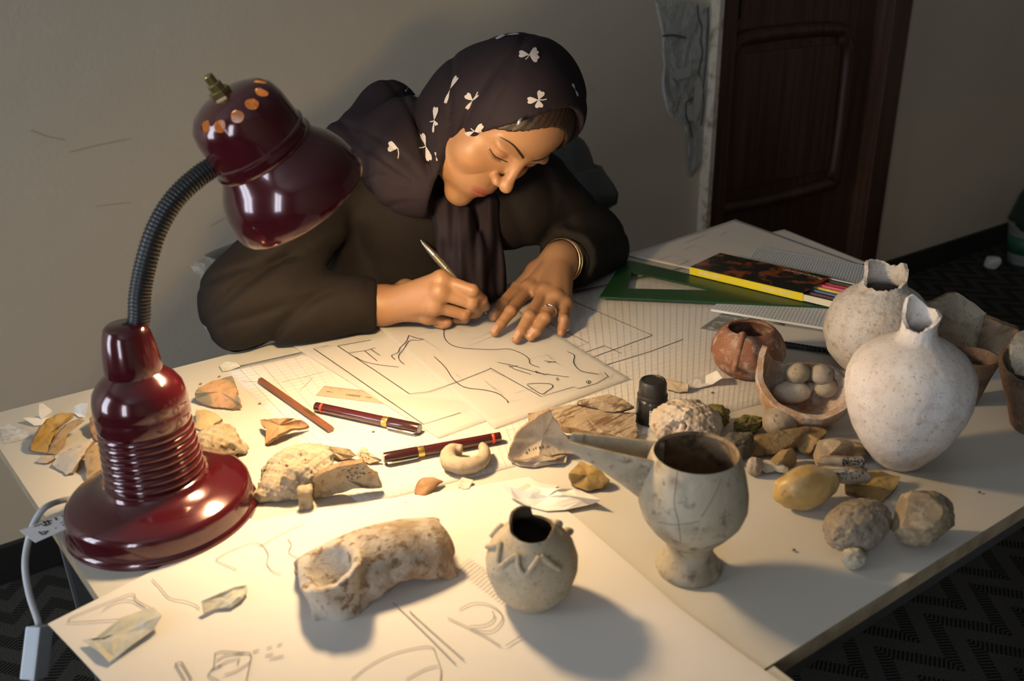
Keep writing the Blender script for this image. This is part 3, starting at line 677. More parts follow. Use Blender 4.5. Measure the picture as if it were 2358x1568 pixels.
ink(bs, [z7([(1230, 480), (1350, 390), (1500, 320), (1700, 282), (1745, 350), (1770, 430), (1765, 493)]), z7([(1560, 480), (1680, 415), (1750, 400)]), z7([(1480, 20), (1600, 130), (1860, 390)]), z7([(1580, 70), (1700, 180), (1910, 365)]), z7([(1810, 110), (2000, 200), (2130, 280)]), z7([(2160, 280), (2258, 215)]), z7([(1880, 60), (1960, 20), (2060, 30), (2130, 80), (2135, 130), (2070, 190), (1950, 180)]), z7([(1940, 160), (2040, 150), (2090, 110), (2080, 70)])], ZB, .0008, m_pencil, 'pencil_curves', 4)
hl = [[(1050 + i * 7, 1310 + i * 5.5), (1085 + i * 7, 1285 + i * 5)] for i in range(16)]
ink(bs, hl, ZB, .0006, m_pencil, 'pencil_hatching')
# masking tape
m_tape = M('masking_tape', (.52, .50, .41), .6, [('noise', 120, .45, .7, (.62, .61, .55))], [('noise', 200, .4, .001)], alpha=.93)
m_tissue = M('thin_torn_paper', (.72, .685, .63), .8, bump=[('noise', 150, .4, .001)])
def scrap(name, label, outline, mat, lift=.004, cat='tape', seed=0, rings=(1, .8, .55, .3)):
    """small crumpled piece: px outline, edges lifted by hand-set z"""
    return_ = None
    pts = [P(q[0], q[1], q[2] if len(q) > 2 else .003) for q in outline]; c = np.mean(pts, 0); c[2] = TZ + min(q[2] if len(q) > 2 else .003 for q in outline) + lift * .4
    n = len(pts); V = []
    for lay in (0, 1):
        for s in rings:
            for p in pts:
                q = c + (p - c) * s; V.append(q + np.array([0, 0, lift * .8 * fbm(q, 55, 2, seed) * (s < .99) - lay * .0004]))
        V.append(c - np.array([0, 0, lay * .0004]))
    m = len(rings); o = m * n + 1
    F = [(k * n + j, (k + 1) * n + j, (k + 1) * n + (j + 1) % n, k * n + (j + 1) % n) for k in range(m - 1) for j in range(n)] + [((m - 1) * n + j, m * n, (m - 1) * n + (j + 1) % n) for j in range(n)]
    F += [tuple(k + o for k in f[::-1]) for f in F]; F += [(j, (j + 1) % n, (j + 1) % n + o, j + o) for j in range(n)]
    V = np.array(V); V[:, 2] = np.maximum(V[:, 2], TZ + .0012)
    return tag(mk(name, V, F, mat, smooth=False), label, cat)
scrap('tape_strip', 'wide grey strip of masking tape at the corner of the foreground sheet', z8([(640, 1195, .006), (740, 1175, .008), (930, 1020, .010), (1130, 950, .008), (1190, 935, .010), (1255, 1000, .012), (1190, 1110, .007), (1010, 1240, .006), (850, 1365, .005), (780, 1290, .008)]), m_tape, .004, seed=1)
scrap('tape_strip', 'smaller curled strip of masking tape on the foreground sheet', z8([(1560, 890, .012), (1700, 830, .010), (1820, 780, .010), (1915, 765, .008), (1920, 815, .006), (1880, 870, .006), (1790, 940, .005), (1680, 945, .005), (1575, 985, .006)]), m_tape, .004, seed=2)
z3 = zm(860, 860, 1460, 2352)
scrap('torn_tissue', 'torn translucent paper scraps beside the round jar', z3([(1150, 1000, .016), (1260, 1060, .010), (1400, 985, .006), (1500, 1030, .006), (1740, 1040, .010), (1860, 1050, .006), (2060, 1140, .012), (1960, 1180, .005), (1720, 1230, .004), (1560, 1240, .004), (1400, 1200, .004), (1260, 1120, .008)]), m_tissue, .007, 'paper scrap', 3)
scrap('torn_tissue', 'small torn scrap of tape above the torn tissue', z3([(750, 1000, .004), (800, 935, .005), (900, 960, .004), (860, 1040, .003), (800, 1040, .003)]), m_tape, .002, 'paper scrap', 4)
scrap('paper_scrap', 'curled cream paper scrap beside the red jar', [(1588, 893, .004), (1596, 868, .010), (1625, 865, .006), (1650, 853, .016), (1663, 870, .014), (1640, 885, .004), (1610, 893, .003)], m_tissue, .003, 'paper scrap', 5)
scrap('tape_strip', 'small yellowish bit of tape at the back edge of the table', [(505, 842, .003), (520, 832, .006), (545, 835, .006), (553, 843, .004), (530, 852, .002), (512, 855, .002)], m_tape, .002, seed=6)
scrap('plastic_scrap', 'curled clear plastic scrap at the far left corner of the table', [(0, 985, .004), (20, 975, .006), (50, 990, .010), (80, 1000, .004), (50, 1012, .002), (10, 1020, .002)], m_film, .003, 'plastic', 7)
scrap('paper_scrap', 'upright folded paper scrap at the left end of the table', [(52, 962, .008), (90, 958, .004), (90, 930, .024), (98, 928, .024), (120, 945, .012), (118, 957, .003), (95, 978, .002), (80, 980, .002)], m_tissue, .004, 'paper scrap', 8)
scrap('paper_scrap', 'small white curled scrap beside the burgundy lamp column', [(170, 950, .003), (172, 935, .010), (188, 928, .018), (202, 928, .018), (196, 960, .003), (182, 960, .002)], m_tissue, .003, 'paper scrap', 9)
# clear ruler
m_clear = M('clear_scale_plastic', (.62, .50, .36), .25, alpha=.70)
z2 = zm(420, 820, 1020, 2352)
rq = [P(a, b, .0017) for a, b in z2([(1280, 268), (2600, 420), (2560, 515), (1205, 350)])]
rul = tag(mk('ruler', *slab([(q[0], q[1]) for q in rq[::-1]], .0007, TZ + .0018), m_clear, smooth=False), 'clear plastic ruler slid under the tracing sheet', 'ruler')
u_, v_ = rq[1] - rq[0], rq[3] - rq[0]; tk = []
for i in range(1, 75): tk.append([rq[0] + u_ * (i / 78) + np.array([0, 0, .0003]), rq[0] + u_ * (i / 78) + v_ * (.30 if i % 5 == 0 else .16) + np.array([0, 0, .0003])])
mk('scale_marks', *ribbons(tk, .00035), m_ink, rul, smooth=False)['kind'] = 'stuff'
text_on('ruler_print', 'SAREER', rq[0] + u_ * .19 + v_ * .72 + np.array([0, 0, .0003]), u_, -v_, .0042, m_ink, rul)
text_on('ruler_print', 'cm', rq[0] + u_ * .33 + v_ * .72 + np.array([0, 0, .0003]), u_, -v_, .003, m_ink, rul)
text_on('ruler_print', '0mm', rq[0] + u_ * .05 + v_ * .6 + np.array([0, 0, .0003]), u_, -v_, .003, m_ink, rul)
# drawing pens and pencil
m_pen = M('maroon_pen_barrel', (.055, .008, .008), .22, coat=.6); m_gold = M('gold_band', (.62, .44, .12), .3, metal=.9); m_chrome = M('chrome_clip', (.75, .74, .70), .15, metal=1.0)
m_redband = M('red_ring', (.75, .06, .03), .4); m_pcap = M('dark_pen_cap', (.035, .008, .008), .18, coat=.8)
def pen(label, tail, capend, r=.0061):
    a = P(*tail, r); b = P(*capend, r); a[2] = b[2] = TZ + r + .0012; d = unit(b - a); L_ = np.linalg.norm(b - a)
    t = thing('drawing_pen', label, 'pen', (a + b) / 2 - np.array([0, 0, r]), 'technical drawing pens')
    f = lambda x: a + d * L_ * x
    seg = lambda x0, x1, r0, r1, n=16: lathe([(r0 * .97, 0), (r0, .0004), (r1, (x1 - x0) * L_)], 24, f(x0), d)
    mk('barrel', *seg(.0, .70, r * .90, r * .96), m_pen, t, auto=.6); mk('ring_band', *lathe([(r * .93, 0), (r * .94, .003)], 24, f(.055), d), m_redband, t)
    mk('gold_band', *lathe([(r * .98, 0), (r * 1.0, .0005), (r * 1.0, .009), (r * .98, .0095)], 24, f(.665), d), m_gold, t, auto=.6)
    mk('cap', *lathe([(r * .99, 0), (r * 1.05, .001), (r * 1.06, .26 * L_), (r * 1.0, .285 * L_)], 24, f(.715), d), m_pcap, t, auto=.6)
    mk('cap_end', *lathe([(r * .7, 0), (r * .7, .0006)], 20, f(1.0), d), M('cap_end_grey', (.45, .42, .38), .4), t, smooth=False)
    s = unit(np.cross(d, (0, 0, 1))); s = s if s[1] < 0 else -s
    side = unit(s * .93 + np.array([0, 0, -.25]))
    mk('clip', *tube([f(.985) + side * r * .9, f(.975) + side * r * 1.32, f(.86) + side * r * 1.30, f(.74) + side * r * 1.28, f(.72) + side * r * 1.1], .0011, 8), m_chrome, t)
    return t
pen('maroon drawing pen with a red ring lying below the clear ruler', (728, 938), (966, 990))
pen('dark maroon drawing pen touching the hook-shaped fragment, cap towards the lamp', (1152, 1008), (884, 1058))
a, b = P(600, 876, .0042), P(762, 989, .0042)
pc = thing('pencil', 'brown unsharpened pencil with gold print on the bright table', 'pencil', (a + b) / 2)
m_pc = M('brown_lacquer', (.20, .075, .035), .3, coat=.5)
mk('pencil_body', *lathe([(.0042, 0), (.0044, .0005), (.0044, np.linalg.norm(b - a))], 6, a, b - a), m_pc, pc, smooth=False)
d = unit(b - a); sd = unit(np.cross((0, 0, 1), d)); upn = np.array([0, 0, 1])
pq = a + d * np.linalg.norm(b - a) * .66
nv = unit(upn * .85 - np.cross(upn, d) * .0)
mk('gold_patch', *ribbons([[pq + upn * .00432, pq + d * .022 + upn * .00432]], .0042), m_gold, pc, smooth=False)
text_on('pencil_print', 'STABILO CE', pq + upn * .00445 - sd * .0011 + d * .001, d, sd, .0022, m_pc, pc, width=.030)
# green set square
m_green = M('green_translucent_plastic', (.010, .058, .014), .42, coat=.12, alpha=.95)
zs = zm(1380, 480, 2020, 2358)
def frame_plate(outer, inner, th, z1):
    V = []; n = len(outer)
    for zz in (z1, z1 - th):
        for q in outer + inner: V.append((q[0], q[1], zz))
    o = 2 * n; F = []
    for i in range(n):
        j = (i + 1) % n
        F += [(i, j, n + j, n + i), (o + i, o + n + i, o + n + j, o + j), (i, o + i, o + j, j), (n + i, n + j, o + n + j, o + n + i)]
    return V, [f[::-1] for f in F]
SZ = .0105
oq = [P(a, b, SZ) for a, b in zs([(0, 748), (215, 430), (1965, 832)])]; iq = [P(a, b, SZ) for a, b in zs([(238, 678), (275, 535), (1000, 695)])]
ssq = tag(mk('set_square', *frame_plate(oq, iq, .003, TZ + SZ), m_green, smooth=False), 'translucent green set square lying under the pencil box', 'set square')
mk('etched_scale', *ribbons([cut_strip(P(1400 + i * 0, 675, SZ + .0004), P(1890, 701, SZ + .0004))for i in (0,)], .0005), m_ink, ssq, smooth=False)
# box of coloured pencils
zx = zm(1580, 560, 1980, 2358)
BZ = .0240
TLx, TRx, BRx, BLx = [P(a, b, BZ) for a, b in zx([(400, 115), (1860, 480), (1590, 680), (50, 320)])]
e1 = (BRx - BLx); e2 = (TLx - BLx); L1 = np.linalg.norm(e1); L2 = np.linalg.norm(e2); e1u = unit(e1); e2u = unit(e2 - e1u * (e2 @ e1u)); W2 = e2 @ e2u
hB = .0125
bx_ = thing('pencil_box', 'flat pencil box with a dark painted cover and yellow side', 'box', BLx + e1 / 2 + e2 / 2 - np.array([0, 0, hB]))
Rb = np.column_stack([e1u, e2u, [0, 0, 1]])
def lb(x, y, z): return BLx + e1u * x + e2u * y + np.array([0, 0, z])
m_yel = M('yellow_card', (.80, .62, .015), .45); m_cover = M('painted_cover', (.020, .022, .018), .3, [('noise', 30, .50, .58, (.30, .07, .02)), ('noise', 55, .60, .68, (.10, .09, .06)), ('noise', 22, .66, .72, (.012, .014, .014))], coat=.4)
tt = .0006
pl_ = [box(lb(L1 / 2, W2 / 2, -hB + tt / 2), (L1, W2, tt), Rb), box(lb(L1 / 2, tt / 2, -hB / 2), (L1, tt, hB), Rb), box(lb(L1 / 2, W2 - tt / 2, -hB / 2), (L1, tt, hB), Rb)]
mk('box_sleeve', *join(*pl_), m_yel, bx_, smooth=False)
mk('cover_print', *box(lb(L1 / 2, W2 / 2, -tt / 2), (L1, W2, tt), Rb), m_cover, bx_, smooth=False)
m_white_ink = M('pale_print', (.75, .72, .62), .5)
text_on('side_print', 'FRIENDSHIP', lb(L1 * .095, -.0004, -.0085), e1u, (0, 0, 1), .0048, m_white_ink, bx_, width=L1 * .185)
text_on('side_print', 'MADE IN CHINA', lb(L1 * .66, -.0004, -.0085), e1u, (0, 0, 1), .0048, m_white_ink, bx_, width=L1 * .25)
text_on('cover_title', 'FRIENDSHIP', lb(L1 * .93, W2 * .88, .0003), -e1u, -e2u, .0058, m_white_ink, bx_, width=L1 * .30)
mk('cover_emblem', *lathe([(.0032, 0), (.0032, .0003)], 16, lb(L1 * .955, W2 * .80, .0001)), M('emblem', (.6, .35, .25), .5), bx_, smooth=False)
TRY = .062
tr = [box(lb(L1 - .02 + TRY / 2, W2 / 2, -hB + .0012), (TRY + .04, W2 - .002, .0008), Rb), box(lb(L1 - .02 + TRY / 2, .0016, -hB / 2 - .0006), (TRY + .04, .001, hB - .003), Rb), box(lb(L1 - .02 + TRY / 2, W2 - .0016, -hB / 2 - .0006), (TRY + .04, .001, hB - .003), Rb)]
mk('box_tray', *join(*tr), M('cream_card', (.72, .64, .46), .6), bx_, smooth=False)
cols = [('dark green', (.012, .035, .015)), ('crimson', (.35, .008, .012)), ('pink', (.80, .10, .22)), ('yellow', (.80, .55, .03)), ('blue', (.05, .13, .33)), ('maroon', (.07, .008, .01)), ('olive green', (.05, .07, .01))]
npn = len(cols); rp = min((W2 - .006) / npn / 2, .0042)
for i, (nm, c_) in enumerate(cols):
    y = W2 - .003 - rp - i * (W2 - .006 - 2 * rp) / (npn - 1)
    p0 = lb(L1 - .11, y, -hB + .0018 + rp); 
    tag(mk('coloured_pencil', *lathe([(rp * .98, 0), (rp, .0005), (rp, .150)], 6, p0, e1u), M(nm.replace(' ', '_') + '_lacquer', c_, .3, coat=.6), smooth=False), '%s coloured pencil sticking out of the pencil box tray' % nm, 'pencil', 'coloured pencils in the box')
# note pads beside the box
m_ruled = M('ruled_page', (.64, .65, .65), .7)
def pad(name, label, quad_px, z1, th, nl, lm, cat='notebook', bend=0):
    q = [P(a, b, z1) for a, b in quad_px]; c = np.mean(q, 0); t = thing(name, label, cat, c - np.array([0, 0, th]))
    V = []; N_ = 12
    for lay in (0, 1):
        for i in range(N_ + 1):
            for j in (0, 1):
                u = i / N_; p = (q[0] * (1 - u) + q[1] * u) * (1 - j) + (q[3] * (1 - u) + q[2] * u) * j; V.append(p + np.array([0, 0, bend * math.sin(u * 3.14) - lay * th]))
    o = 2 * (N_ + 1); F = [(2 * i, 2 * i + 1, 2 * i + 3, 2 * i + 2) for i in range(N_)]; F += [tuple(k + o for k in f[::-1]) for f in F]
    F += [(2 * i, 2 * i + 2, 2 * i + 2 + o, 2 * i + o) for i in range(N_)] + [(2 * i + 1, 2 * i + 1 + o, 2 * i + 3 + o, 2 * i + 3) for i in range(N_)] + [(0, o, 1 + o, 1), (2 * N_, 2 * N_ + 1, 2 * N_ + 1 + o, 2 * N_ + o)]
    mk('pages', V, F, m_ruled, t, smooth=False)
    ln = []
    for i in range(1, nl):
        u = i / nl; pa = q[0] * (1 - u) + q[1] * u; pb_ = q[3] * (1 - u) + q[2] * u; h_ = bend * math.sin(u * 3.14) + .0005
        pa = pa + (pb_ - pa) * .06
        ln.append([pa + np.array([0, 0, h_]), pb_ + np.array([0, 0, h_])])
    mk('ruled_lines', *ribbons(ln, .0007), lm, t, smooth=False)['kind'] = 'stuff'; return t
m_blue_ln = M('blue_rule', (.28, .33, .42), .8); m_gry_ln = M('grey_rule', (.5, .52, .55), .8)
pad('notebook', 'open ruled notebook page behind the pencil box', [(1742, 567), (2020, 616), (2006, 668), (1712, 612)], .0105, .007, 46, m_blue_ln)
pad('notebook', 'squared white note pad with a bright edge below the green set square', zx([(430, 800), (2100, 900), (2000, 1165), (340, 893)]), .0072, .0035, 34, m_gry_ln)
cb = thing('spiral_book', 'book with a black comb binding behind the red jar', 'notebook', P(1840, 800))
cq = [(1690, 752), (1935, 790), (1930, 812), (1680, 778)]
V, F = slab([(P(a, b, .0028)[0], P(a, b, .0028)[1]) for a, b in cq[::-1]], .0014, TZ + .0042)
mk('cover', V, F, M('grey_cover', (.45, .45, .46), .6), cb, smooth=False)
for i in range(17):
    p = P(1765 + i * 9.5, 784 + i * 1.55, .006)
    mk('binding_ring', *tube([p + np.array([-.0006, -.006, -.003]), p + np.array([-.0006, -.004, .001]), p + np.array([0, 0, .002]), p + np.array([.0006, .004, .001]), p + np.array([.0006, .006, -.003])], .0012, 6), m_rub, cb)
mk('binding_spine', *tube([P(1755, 787, .0048), P(1935, 813, .0048)], .0024, 8), m_rub, cb)
ring_sheet('drawing_sheet', 'crumpled sheet edge showing between the note pad and the comb-bound book', [(1690, 735), (1900, 765), (1930, 800), (1830, 795), (1700, 775)], .0049, m_paper, wave=.0012)
rq2 = [P(a, b, .002) for a, b in ((1612, 756), (1670, 716), (1760, 728), (1700, 770))]
r2 = tag(mk('ruler', *slab([(q[0], q[1]) for q in rq2], .0015, TZ + .0022), M('grey_clear_plastic', (.30, .30, .29), .2, [('noise', 60, .55, .65, (.75, .74, .70))], alpha=.6), smooth=False), 'scratched clear ruler end sticking out beside the red jar', 'ruler')
# ------------------------------------------------------------------ pottery
def clay(name, base, l1, l2, sp=None, rough=.85, s=1.0, b=.5):
    ly = [('noise', 22 * s, .40, .65, l1), ('noise', 60 * s, .50, .68, l2)]
    if sp: ly.append(('noise', 330 * s, .60, .67, sp))
    return M(name, base, rough, ly, [('noise', 120 * s, b, .0022), ('noise', 420 * s, b * .8, .0008)], spec=.25)
m_redclay = clay('red_slip_clay', (.215, .098, .060), (.29, .165, .115), (.42, .33, .275), (.14, .07, .04))
m_whitepot = clay('lime_crusted_clay', (.54, .485, .44), (.60, .56, .525), (.47, .40, .345), (.34, .26, .19))
m_whitepot2 = clay('pitted_lime_crust', (.56, .50, .44), (.61, .565, .515), (.46, .38, .31), (.24, .165, .10), s=1.4, b=.9)
m_greyclay = M('grey_buff_clay', (.36, .31, .225), .5, [('noise', 13, .44, .62, (.20, .155, .10)), ('noise', 34, .50, .66, (.40, .345, .265)), ('noise', 80, .56, .68, (.15, .11, .065))], [('noise', 120, .4, .002)], spec=.35)
m_buff = clay('buff_clay', (.42, .345, .235), (.47, .39, .285), (.37, .295, .19), (.22, .17, .10), b=.25)
m_crust = M('whitish_crusted_clay', (.47, .41, .345), .9, [('noise', 14, .42, .60, (.25, .175, .105)), ('noise', 40, .46, .62, (.50, .44, .375)), ('noise', 110, .54, .64, (.20, .135, .08)), ('noise', 12, .58, .68, (.34, .20, .10))], [('noise', 110, .9, .003), ('noise', 420, .6, .001)], spec=.2)
m_brownclay = clay('brown_clay', (.115, .070, .043), (.155, .10, .065), (.08, .048, .03), (.22, .165, .12))
m_bowlclay = clay('orange_crusted_clay', (.40, .24, .14), (.46, .35, .27), (.54, .47, .42), (.24, .135, .075), b=.9)
def frag_heights(base):
    r = unit(ray(*base)); return math.sqrt(1 - r[2] ** 2)
def vessel(name, label, base, prof, th, mat, rim=None, cat='pot', n=84, wob=.02, seed=1, inner=None, group=None, z=0.0, bumpy=.0, tilt=None):
    """turned vessel: profile in photo pixels (radius, height) above the base pixel, wall th px; rim(theta deg)->max height px"""
    c = P(*base, z); s = mpp(c); cE = frag_heights(base)
    KH = .93; pr = np.array([(r * s * .962, h * KH * s / cE) for r, h in prof]); th = th * s
    lens = np.concatenate([[0], np.cumsum(np.linalg.norm(np.diff(pr, axis=0), axis=1))]); m = 40
    fw = unit(np.array([-c[0], -c[1], 0])); sd = np.array([-fw[1], fw[0], 0])   # fw: towards the viewer, sd: photo right
    if sd @ RW[:, 0] < 0: sd = -sd
    def at(l): return np.array([np.interp(l, lens, pr[:, 0]), np.interp(l, lens, pr[:, 1])])
    V = []
    tops = []
    for j in range(n):
        t = 2 * math.pi * j / n; top = lens[-1]
        if rim:
            hm = rim(math.degrees(t)) * KH * s / cE
            k = np.where(pr[:, 1] <= hm)[0]
            ll = np.linspace(0, lens[-1], 400); hh = np.interp(ll, lens, pr[:, 1]); ok = ll[hh <= hm]; top = ok.max()
        tops.append(top)
    def pt(l, j, off):
        t = 2 * math.pi * j / n; r, h = at(l); r2, h2 = at(min(l + .002, lens[-1])); r1, h1 = at(max(l - .002, 0))
        tn = unit([r2 - r1, h2 - h1]); nr = np.array([tn[1], -tn[0]])
        r = r - nr[0] * off; h = h - nr[1] * off
        if off: h = max(h, th * .9); r = max(r, 0)
        d = fw * math.cos(t) + sd * math.sin(t)
        r *= 1 + wob * mn.noise((math.cos(t) * 1.2 + seed, math.sin(t) * 1.2, h * 12 + seed))
        if bumpy: r += bumpy * fbm((d[0] * r * 60, d[1] * r * 60, h * 60), 1, 3, seed)
        return c + d * r + np.array([0, 0, h])
    for i in range(m + 1):
        for j in range(n): V.append(pt(tops[j] * i / m, j, 0))
    for i in range(m + 1):
        for j in range(n): V.append(pt(tops[j] * (1 - i / m), j, th))
    M2 = 2 * (m + 1)
    F = [(i * n + j, i * n + (j + 1) % n, (i + 1) * n + (j + 1) % n, (i + 1) * n + j) for i in range(M2 - 1) for j in range(n)]
    F += [tuple(range(n - 1, -1, -1)), tuple(range((M2 - 1) * n, M2 * n))]
    V = np.array(V)
    mi = [0] * (m * n) + [1 if inner else 0] * ((M2 - 1 - m) * n) + [0, 0]
    o = mk(name, V, F, None, mats=[mat, inner or mat], mi=mi, base=True, auto=.8)
    if label: tag(o, label, cat, group)
    return o, BVHTree.FromPolygons([Vector(v) for v in V], F), c, s, fw, sd
def steps(pairs):                                # smooth-ish rim function from (deg, height) pairs
    a = [p[0] for p in pairs] + [pairs[0][0] + 360]; h = [p[1] for p in pairs] + [pairs[0][1]]
    return lambda t: float(np.interp(t % 360 if t % 360 >= a[0] else t % 360 + 360, a, h))
def on_surf(bv, px, py, off=0.0):
    l, nr, _, _ = bv.ray_cast(Vector(CAM), Vector(ray(px, py)).normalized())
    return None if l is None else np.array(l + nr * off)
m_dark_in = M('sooty_inside', (.035, .022, .012), .9, [('noise', 30, .45, .7, (.09, .055, .03))])
# jar with strap handle
rj, bvr, c, s, fw, sd = vessel('handled_jar', 'small round red-brown jar with one strap handle, beside the note pad', (1718, 857), [(0, 0), (40, 0), (60, 7), (78, 27), (88, 52), (86, 70), (75, 90), (62, 104), (54, 109), (50, 108)], 7, m_redclay, seed=3, cat='jar')
hp = [on_surf(bvr, 1704, 770, -.002), c + fw * 70 * s + sd * -13 * s + np.array([0, 0, 122 * s]), c + fw * 98 * s + sd * -17 * s + np.array([0, 0, 112 * s]), c + fw * 116 * s + sd * -22 * s + np.array([0, 0, 82 * s]), c + fw * 114 * s + sd * -24 * s + np.array([0, 0, 60 * s]), c + fw * 84 * s + sd * -22 * s + np.array([0, 0, 42 * s])]
mk('strap_handle', *tube(crom(hp, 8), 6.5 * s, 12, squash=1), m_redclay, rj)
# broken bowl piece holding stones
bw, bvb, cB, sB, fwB, sdB = vessel('broken_bowl', 'large broken bowl piece holding rounded stones', (1845, 966), [(0, 0), (40, 0), (72, 12), (96, 36), (110, 66), (115, 96), (113, 130), (108, 162)], 13, m_bowlclay, cat='bowl', seed=5, bumpy=.0012,
    rim=steps([(0, 55), (25, 52), (50, 64), (75, 84), (100, 96), (125, 88), (150, 96), (180, 92), (205, 88), (225, 100), (242, 128), (256, 158), (264, 160), (276, 128), (300, 92), (330, 66)]))
m_st = [M('pale_stone', (.55, .47, .36), .8, [('noise', 40, .5, .7, (.47, .39, .29)), ('noise', 200, .64, .7, (.30, .24, .17))], [('noise', 200, .3, .001)]), M('olive_stone', (.30, .25, .17), .8, [('noise', 50, .45, .65, (.37, .31, .22)), ('noise', 160, .62, .7, (.15, .12, .08))], [('noise', 160, .5, .0015)]),
        M('brown_grey_stone', (.27, .22, .165), .8, [('noise', 50, .45, .65, (.35, .29, .22)), ('noise', 120, .6, .68, (.13, .10, .07))], [('noise', 140, .6, .002)])]
zf = 14 * sB
def stone_px(name, label, px, py, w, h, z0, mat, seed, rot=0, d=None, **k):
    """egg-like stone whose centre shows at (px,py); w,h in px"""
    z0 = max(z0, .0008)
    c0 = P(px, py, z0 + .01); s = mpp(c0); hz = h * s * .92; c0 = P(px, py, z0 + hz * .5); c0[2] = TZ + z0
    return rock(name, label, 'stone', c0, (w * s, (d or h) * s, hz), mat, seed, k.pop('rough', .07), k.pop('fine', .012), rotz=rot, **k)
g_ = 'stones in the broken bowl'
stone_px('stone', 'largest pale egg-shaped stone in the broken bowl', 1825, 901, 86, 58, zf * 2.0, m_st[0], 1, -.55, group=g_)
stone_px('stone', 'olive tilted oval stone at the back left of the broken bowl', 1837, 858, 62, 54, .036, m_st[1], 2, .2, group=g_)
stone_px('stone', 'brown glossy stone at the back right of the broken bowl', 1893, 861, 60, 52, .036, m_st[2], 3, .4, group=g_)
stone_px('stone', 'round speckled stone at the right front of the broken bowl', 1901, 889, 56, 52, .022, m_st[1], 4, .1, group=g_, fine=.03)
stone_px('stone', 'small stone wedged between the others in the broken bowl', 1868, 890, 32, 26, .024, m_st[1], 5, .1, group=g_)
# two lime-crusted pots
def jag(f, a, seed): return lambda t: f(t) + a * mn.noise((math.cos(math.radians(t)) * 5 + seed, math.sin(math.radians(t)) * 5, seed))
fp = vessel('storage_pot', 'tall white-crusted pot with a broken spouted neck, nearest the right edge', (2064, 1066), [(0, 0), (40, 0), (54, 9), (86, 46), (112, 86), (131, 130), (141, 172), (141, 204), (131, 234), (110, 260), (78, 281), (50, 293), (40, 304), (38, 326), (42, 350), (50, 376)], 8, m_whitepot, cat='pot', seed=2, bumpy=.0008, wob=.012,
    rim=jag(steps([(0, 318), (40, 330), (75, 346), (100, 348), (130, 350), (165, 352), (190, 362), (215, 374), (235, 368), (260, 345), (290, 335), (320, 322)]), 3, 4))
bpv = vessel('storage_pot', 'rougher white-crusted pot with a chipped neck, behind the first', (2006, 852), [(0, 0), (40, 0), (76, 14), (105, 48), (118, 92), (117, 128), (102, 163), (74, 188), (52, 200), (46, 212), (47, 236), (52, 262)], 8, m_whitepot2, cat='pot', seed=8, bumpy=.0014, wob=.03,
    rim=jag(steps([(0, 206), (50, 212), (80, 224), (100, 240), (130, 250), (150, 240), (170, 238), (195, 246), (230, 250), (262, 248), (275, 220), (300, 208)]), 4, 9))
# cup and bowl at the right edge
vessel('cup', 'small brown cup half hidden behind the tall white pot', (2222, 925), [(0, 0), (26, 0), (34, 30), (44, 70), (52, 95), (56, 106), (58, 112)], 6, m_brownclay, cat='cup', seed=11)
rb, bvrb, cR_, sR, fwR, sdR = vessel('deep_bowl', 'brown bowl with sherds inside, cut off by the right edge', (2392, 985), [(0, 0), (62, 0), (66, 12), (78, 50), (98, 100), (112, 140), (120, 165)], 10, m_brownclay, cat='bowl', seed=12, rim=steps([(0, 128), (60, 135), (120, 150), (180, 152), (240, 160), (270, 150), (320, 132)]))
# spouted footed cup
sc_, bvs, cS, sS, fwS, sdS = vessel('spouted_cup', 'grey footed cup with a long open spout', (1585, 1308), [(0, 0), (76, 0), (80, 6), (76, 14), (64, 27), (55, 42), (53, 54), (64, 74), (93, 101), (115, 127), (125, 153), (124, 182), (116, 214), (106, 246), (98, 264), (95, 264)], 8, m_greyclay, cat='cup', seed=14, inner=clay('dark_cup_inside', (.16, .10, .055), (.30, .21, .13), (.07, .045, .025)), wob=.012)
cE = frag_heights((1585, 1308)); hz = lambda h: h * sS / cE
sp0 = cS - sdS * 88 * sS + np.array([0, 0, hz(150)]); sp1 = cS - sdS * 262 * sS + fwS * 6 * sS + np.array([0, 0, hz(232)])
V = []; nn = 15; mm = 14
for i in range(mm + 1):
    t = i / mm; topz = hz(238) * (1 - t) + hz(252) * t
    cx_ = cS - sdS * (70 + 205 * t) * sS; wd = (46 * (1 - t) + 24 * t + 10 * t * (1 - t)) * sS; bz = hz(112) * (1 - t) + hz(226) * t + 0.10 * hz(60) * math.sin(t * 3.14)
    for k_, off in ((0, 0), (1, 7 * sS)):
        for j in range(nn):
            a = math.pi * j / (nn - 1); V.append(cx_ + fwS * math.cos(a) * (wd - off) + np.array([0, 0, topz - (topz - bz - off) * math.sin(a)]))
F = []
for i in range(mm):
    for j in range(nn - 1):
        a = i * 2 * nn; b = (i + 1) * 2 * nn
        F += [(a + j, b + j, b + j + 1, a + j + 1), (a + nn + j, a + nn + j + 1, b + nn + j + 1, b + nn + j)]
    F += [(a, a + nn, b + nn, b), (a + nn - 1, b + nn - 1, b + 2 * nn - 1, a + 2 * nn - 1)]
b = mm * 2 * nn; F += [(b + j, b + nn + j, b + nn + j + 1, b + j + 1) for j in range(nn - 1)]
# drop the stretch of the spout that would stand inside the cup
mk('open_spout', V, F, m_greyclay, sc_, auto=.9)
crk = [[(1560, 1085), (1556, 1120), (1553, 1160), (1562, 1200), (1568, 1250)], [(1515, 1202), (1560, 1208), (1610, 1200)], [(1660, 1100), (1645, 1140), (1615, 1190)]]
pl = [[q for q in (on_surf(bvs, *p, .0003) for p in crom([np.array(p_) for p_ in l_], 5)) if q is not None] for l_ in crk]
mk('mending_crack', *ribbons(pl, .0005, fwS + np.array([0, 0, .4])), M('crack_brown', (.14, .10, .06), .9), sc_, smooth=False)
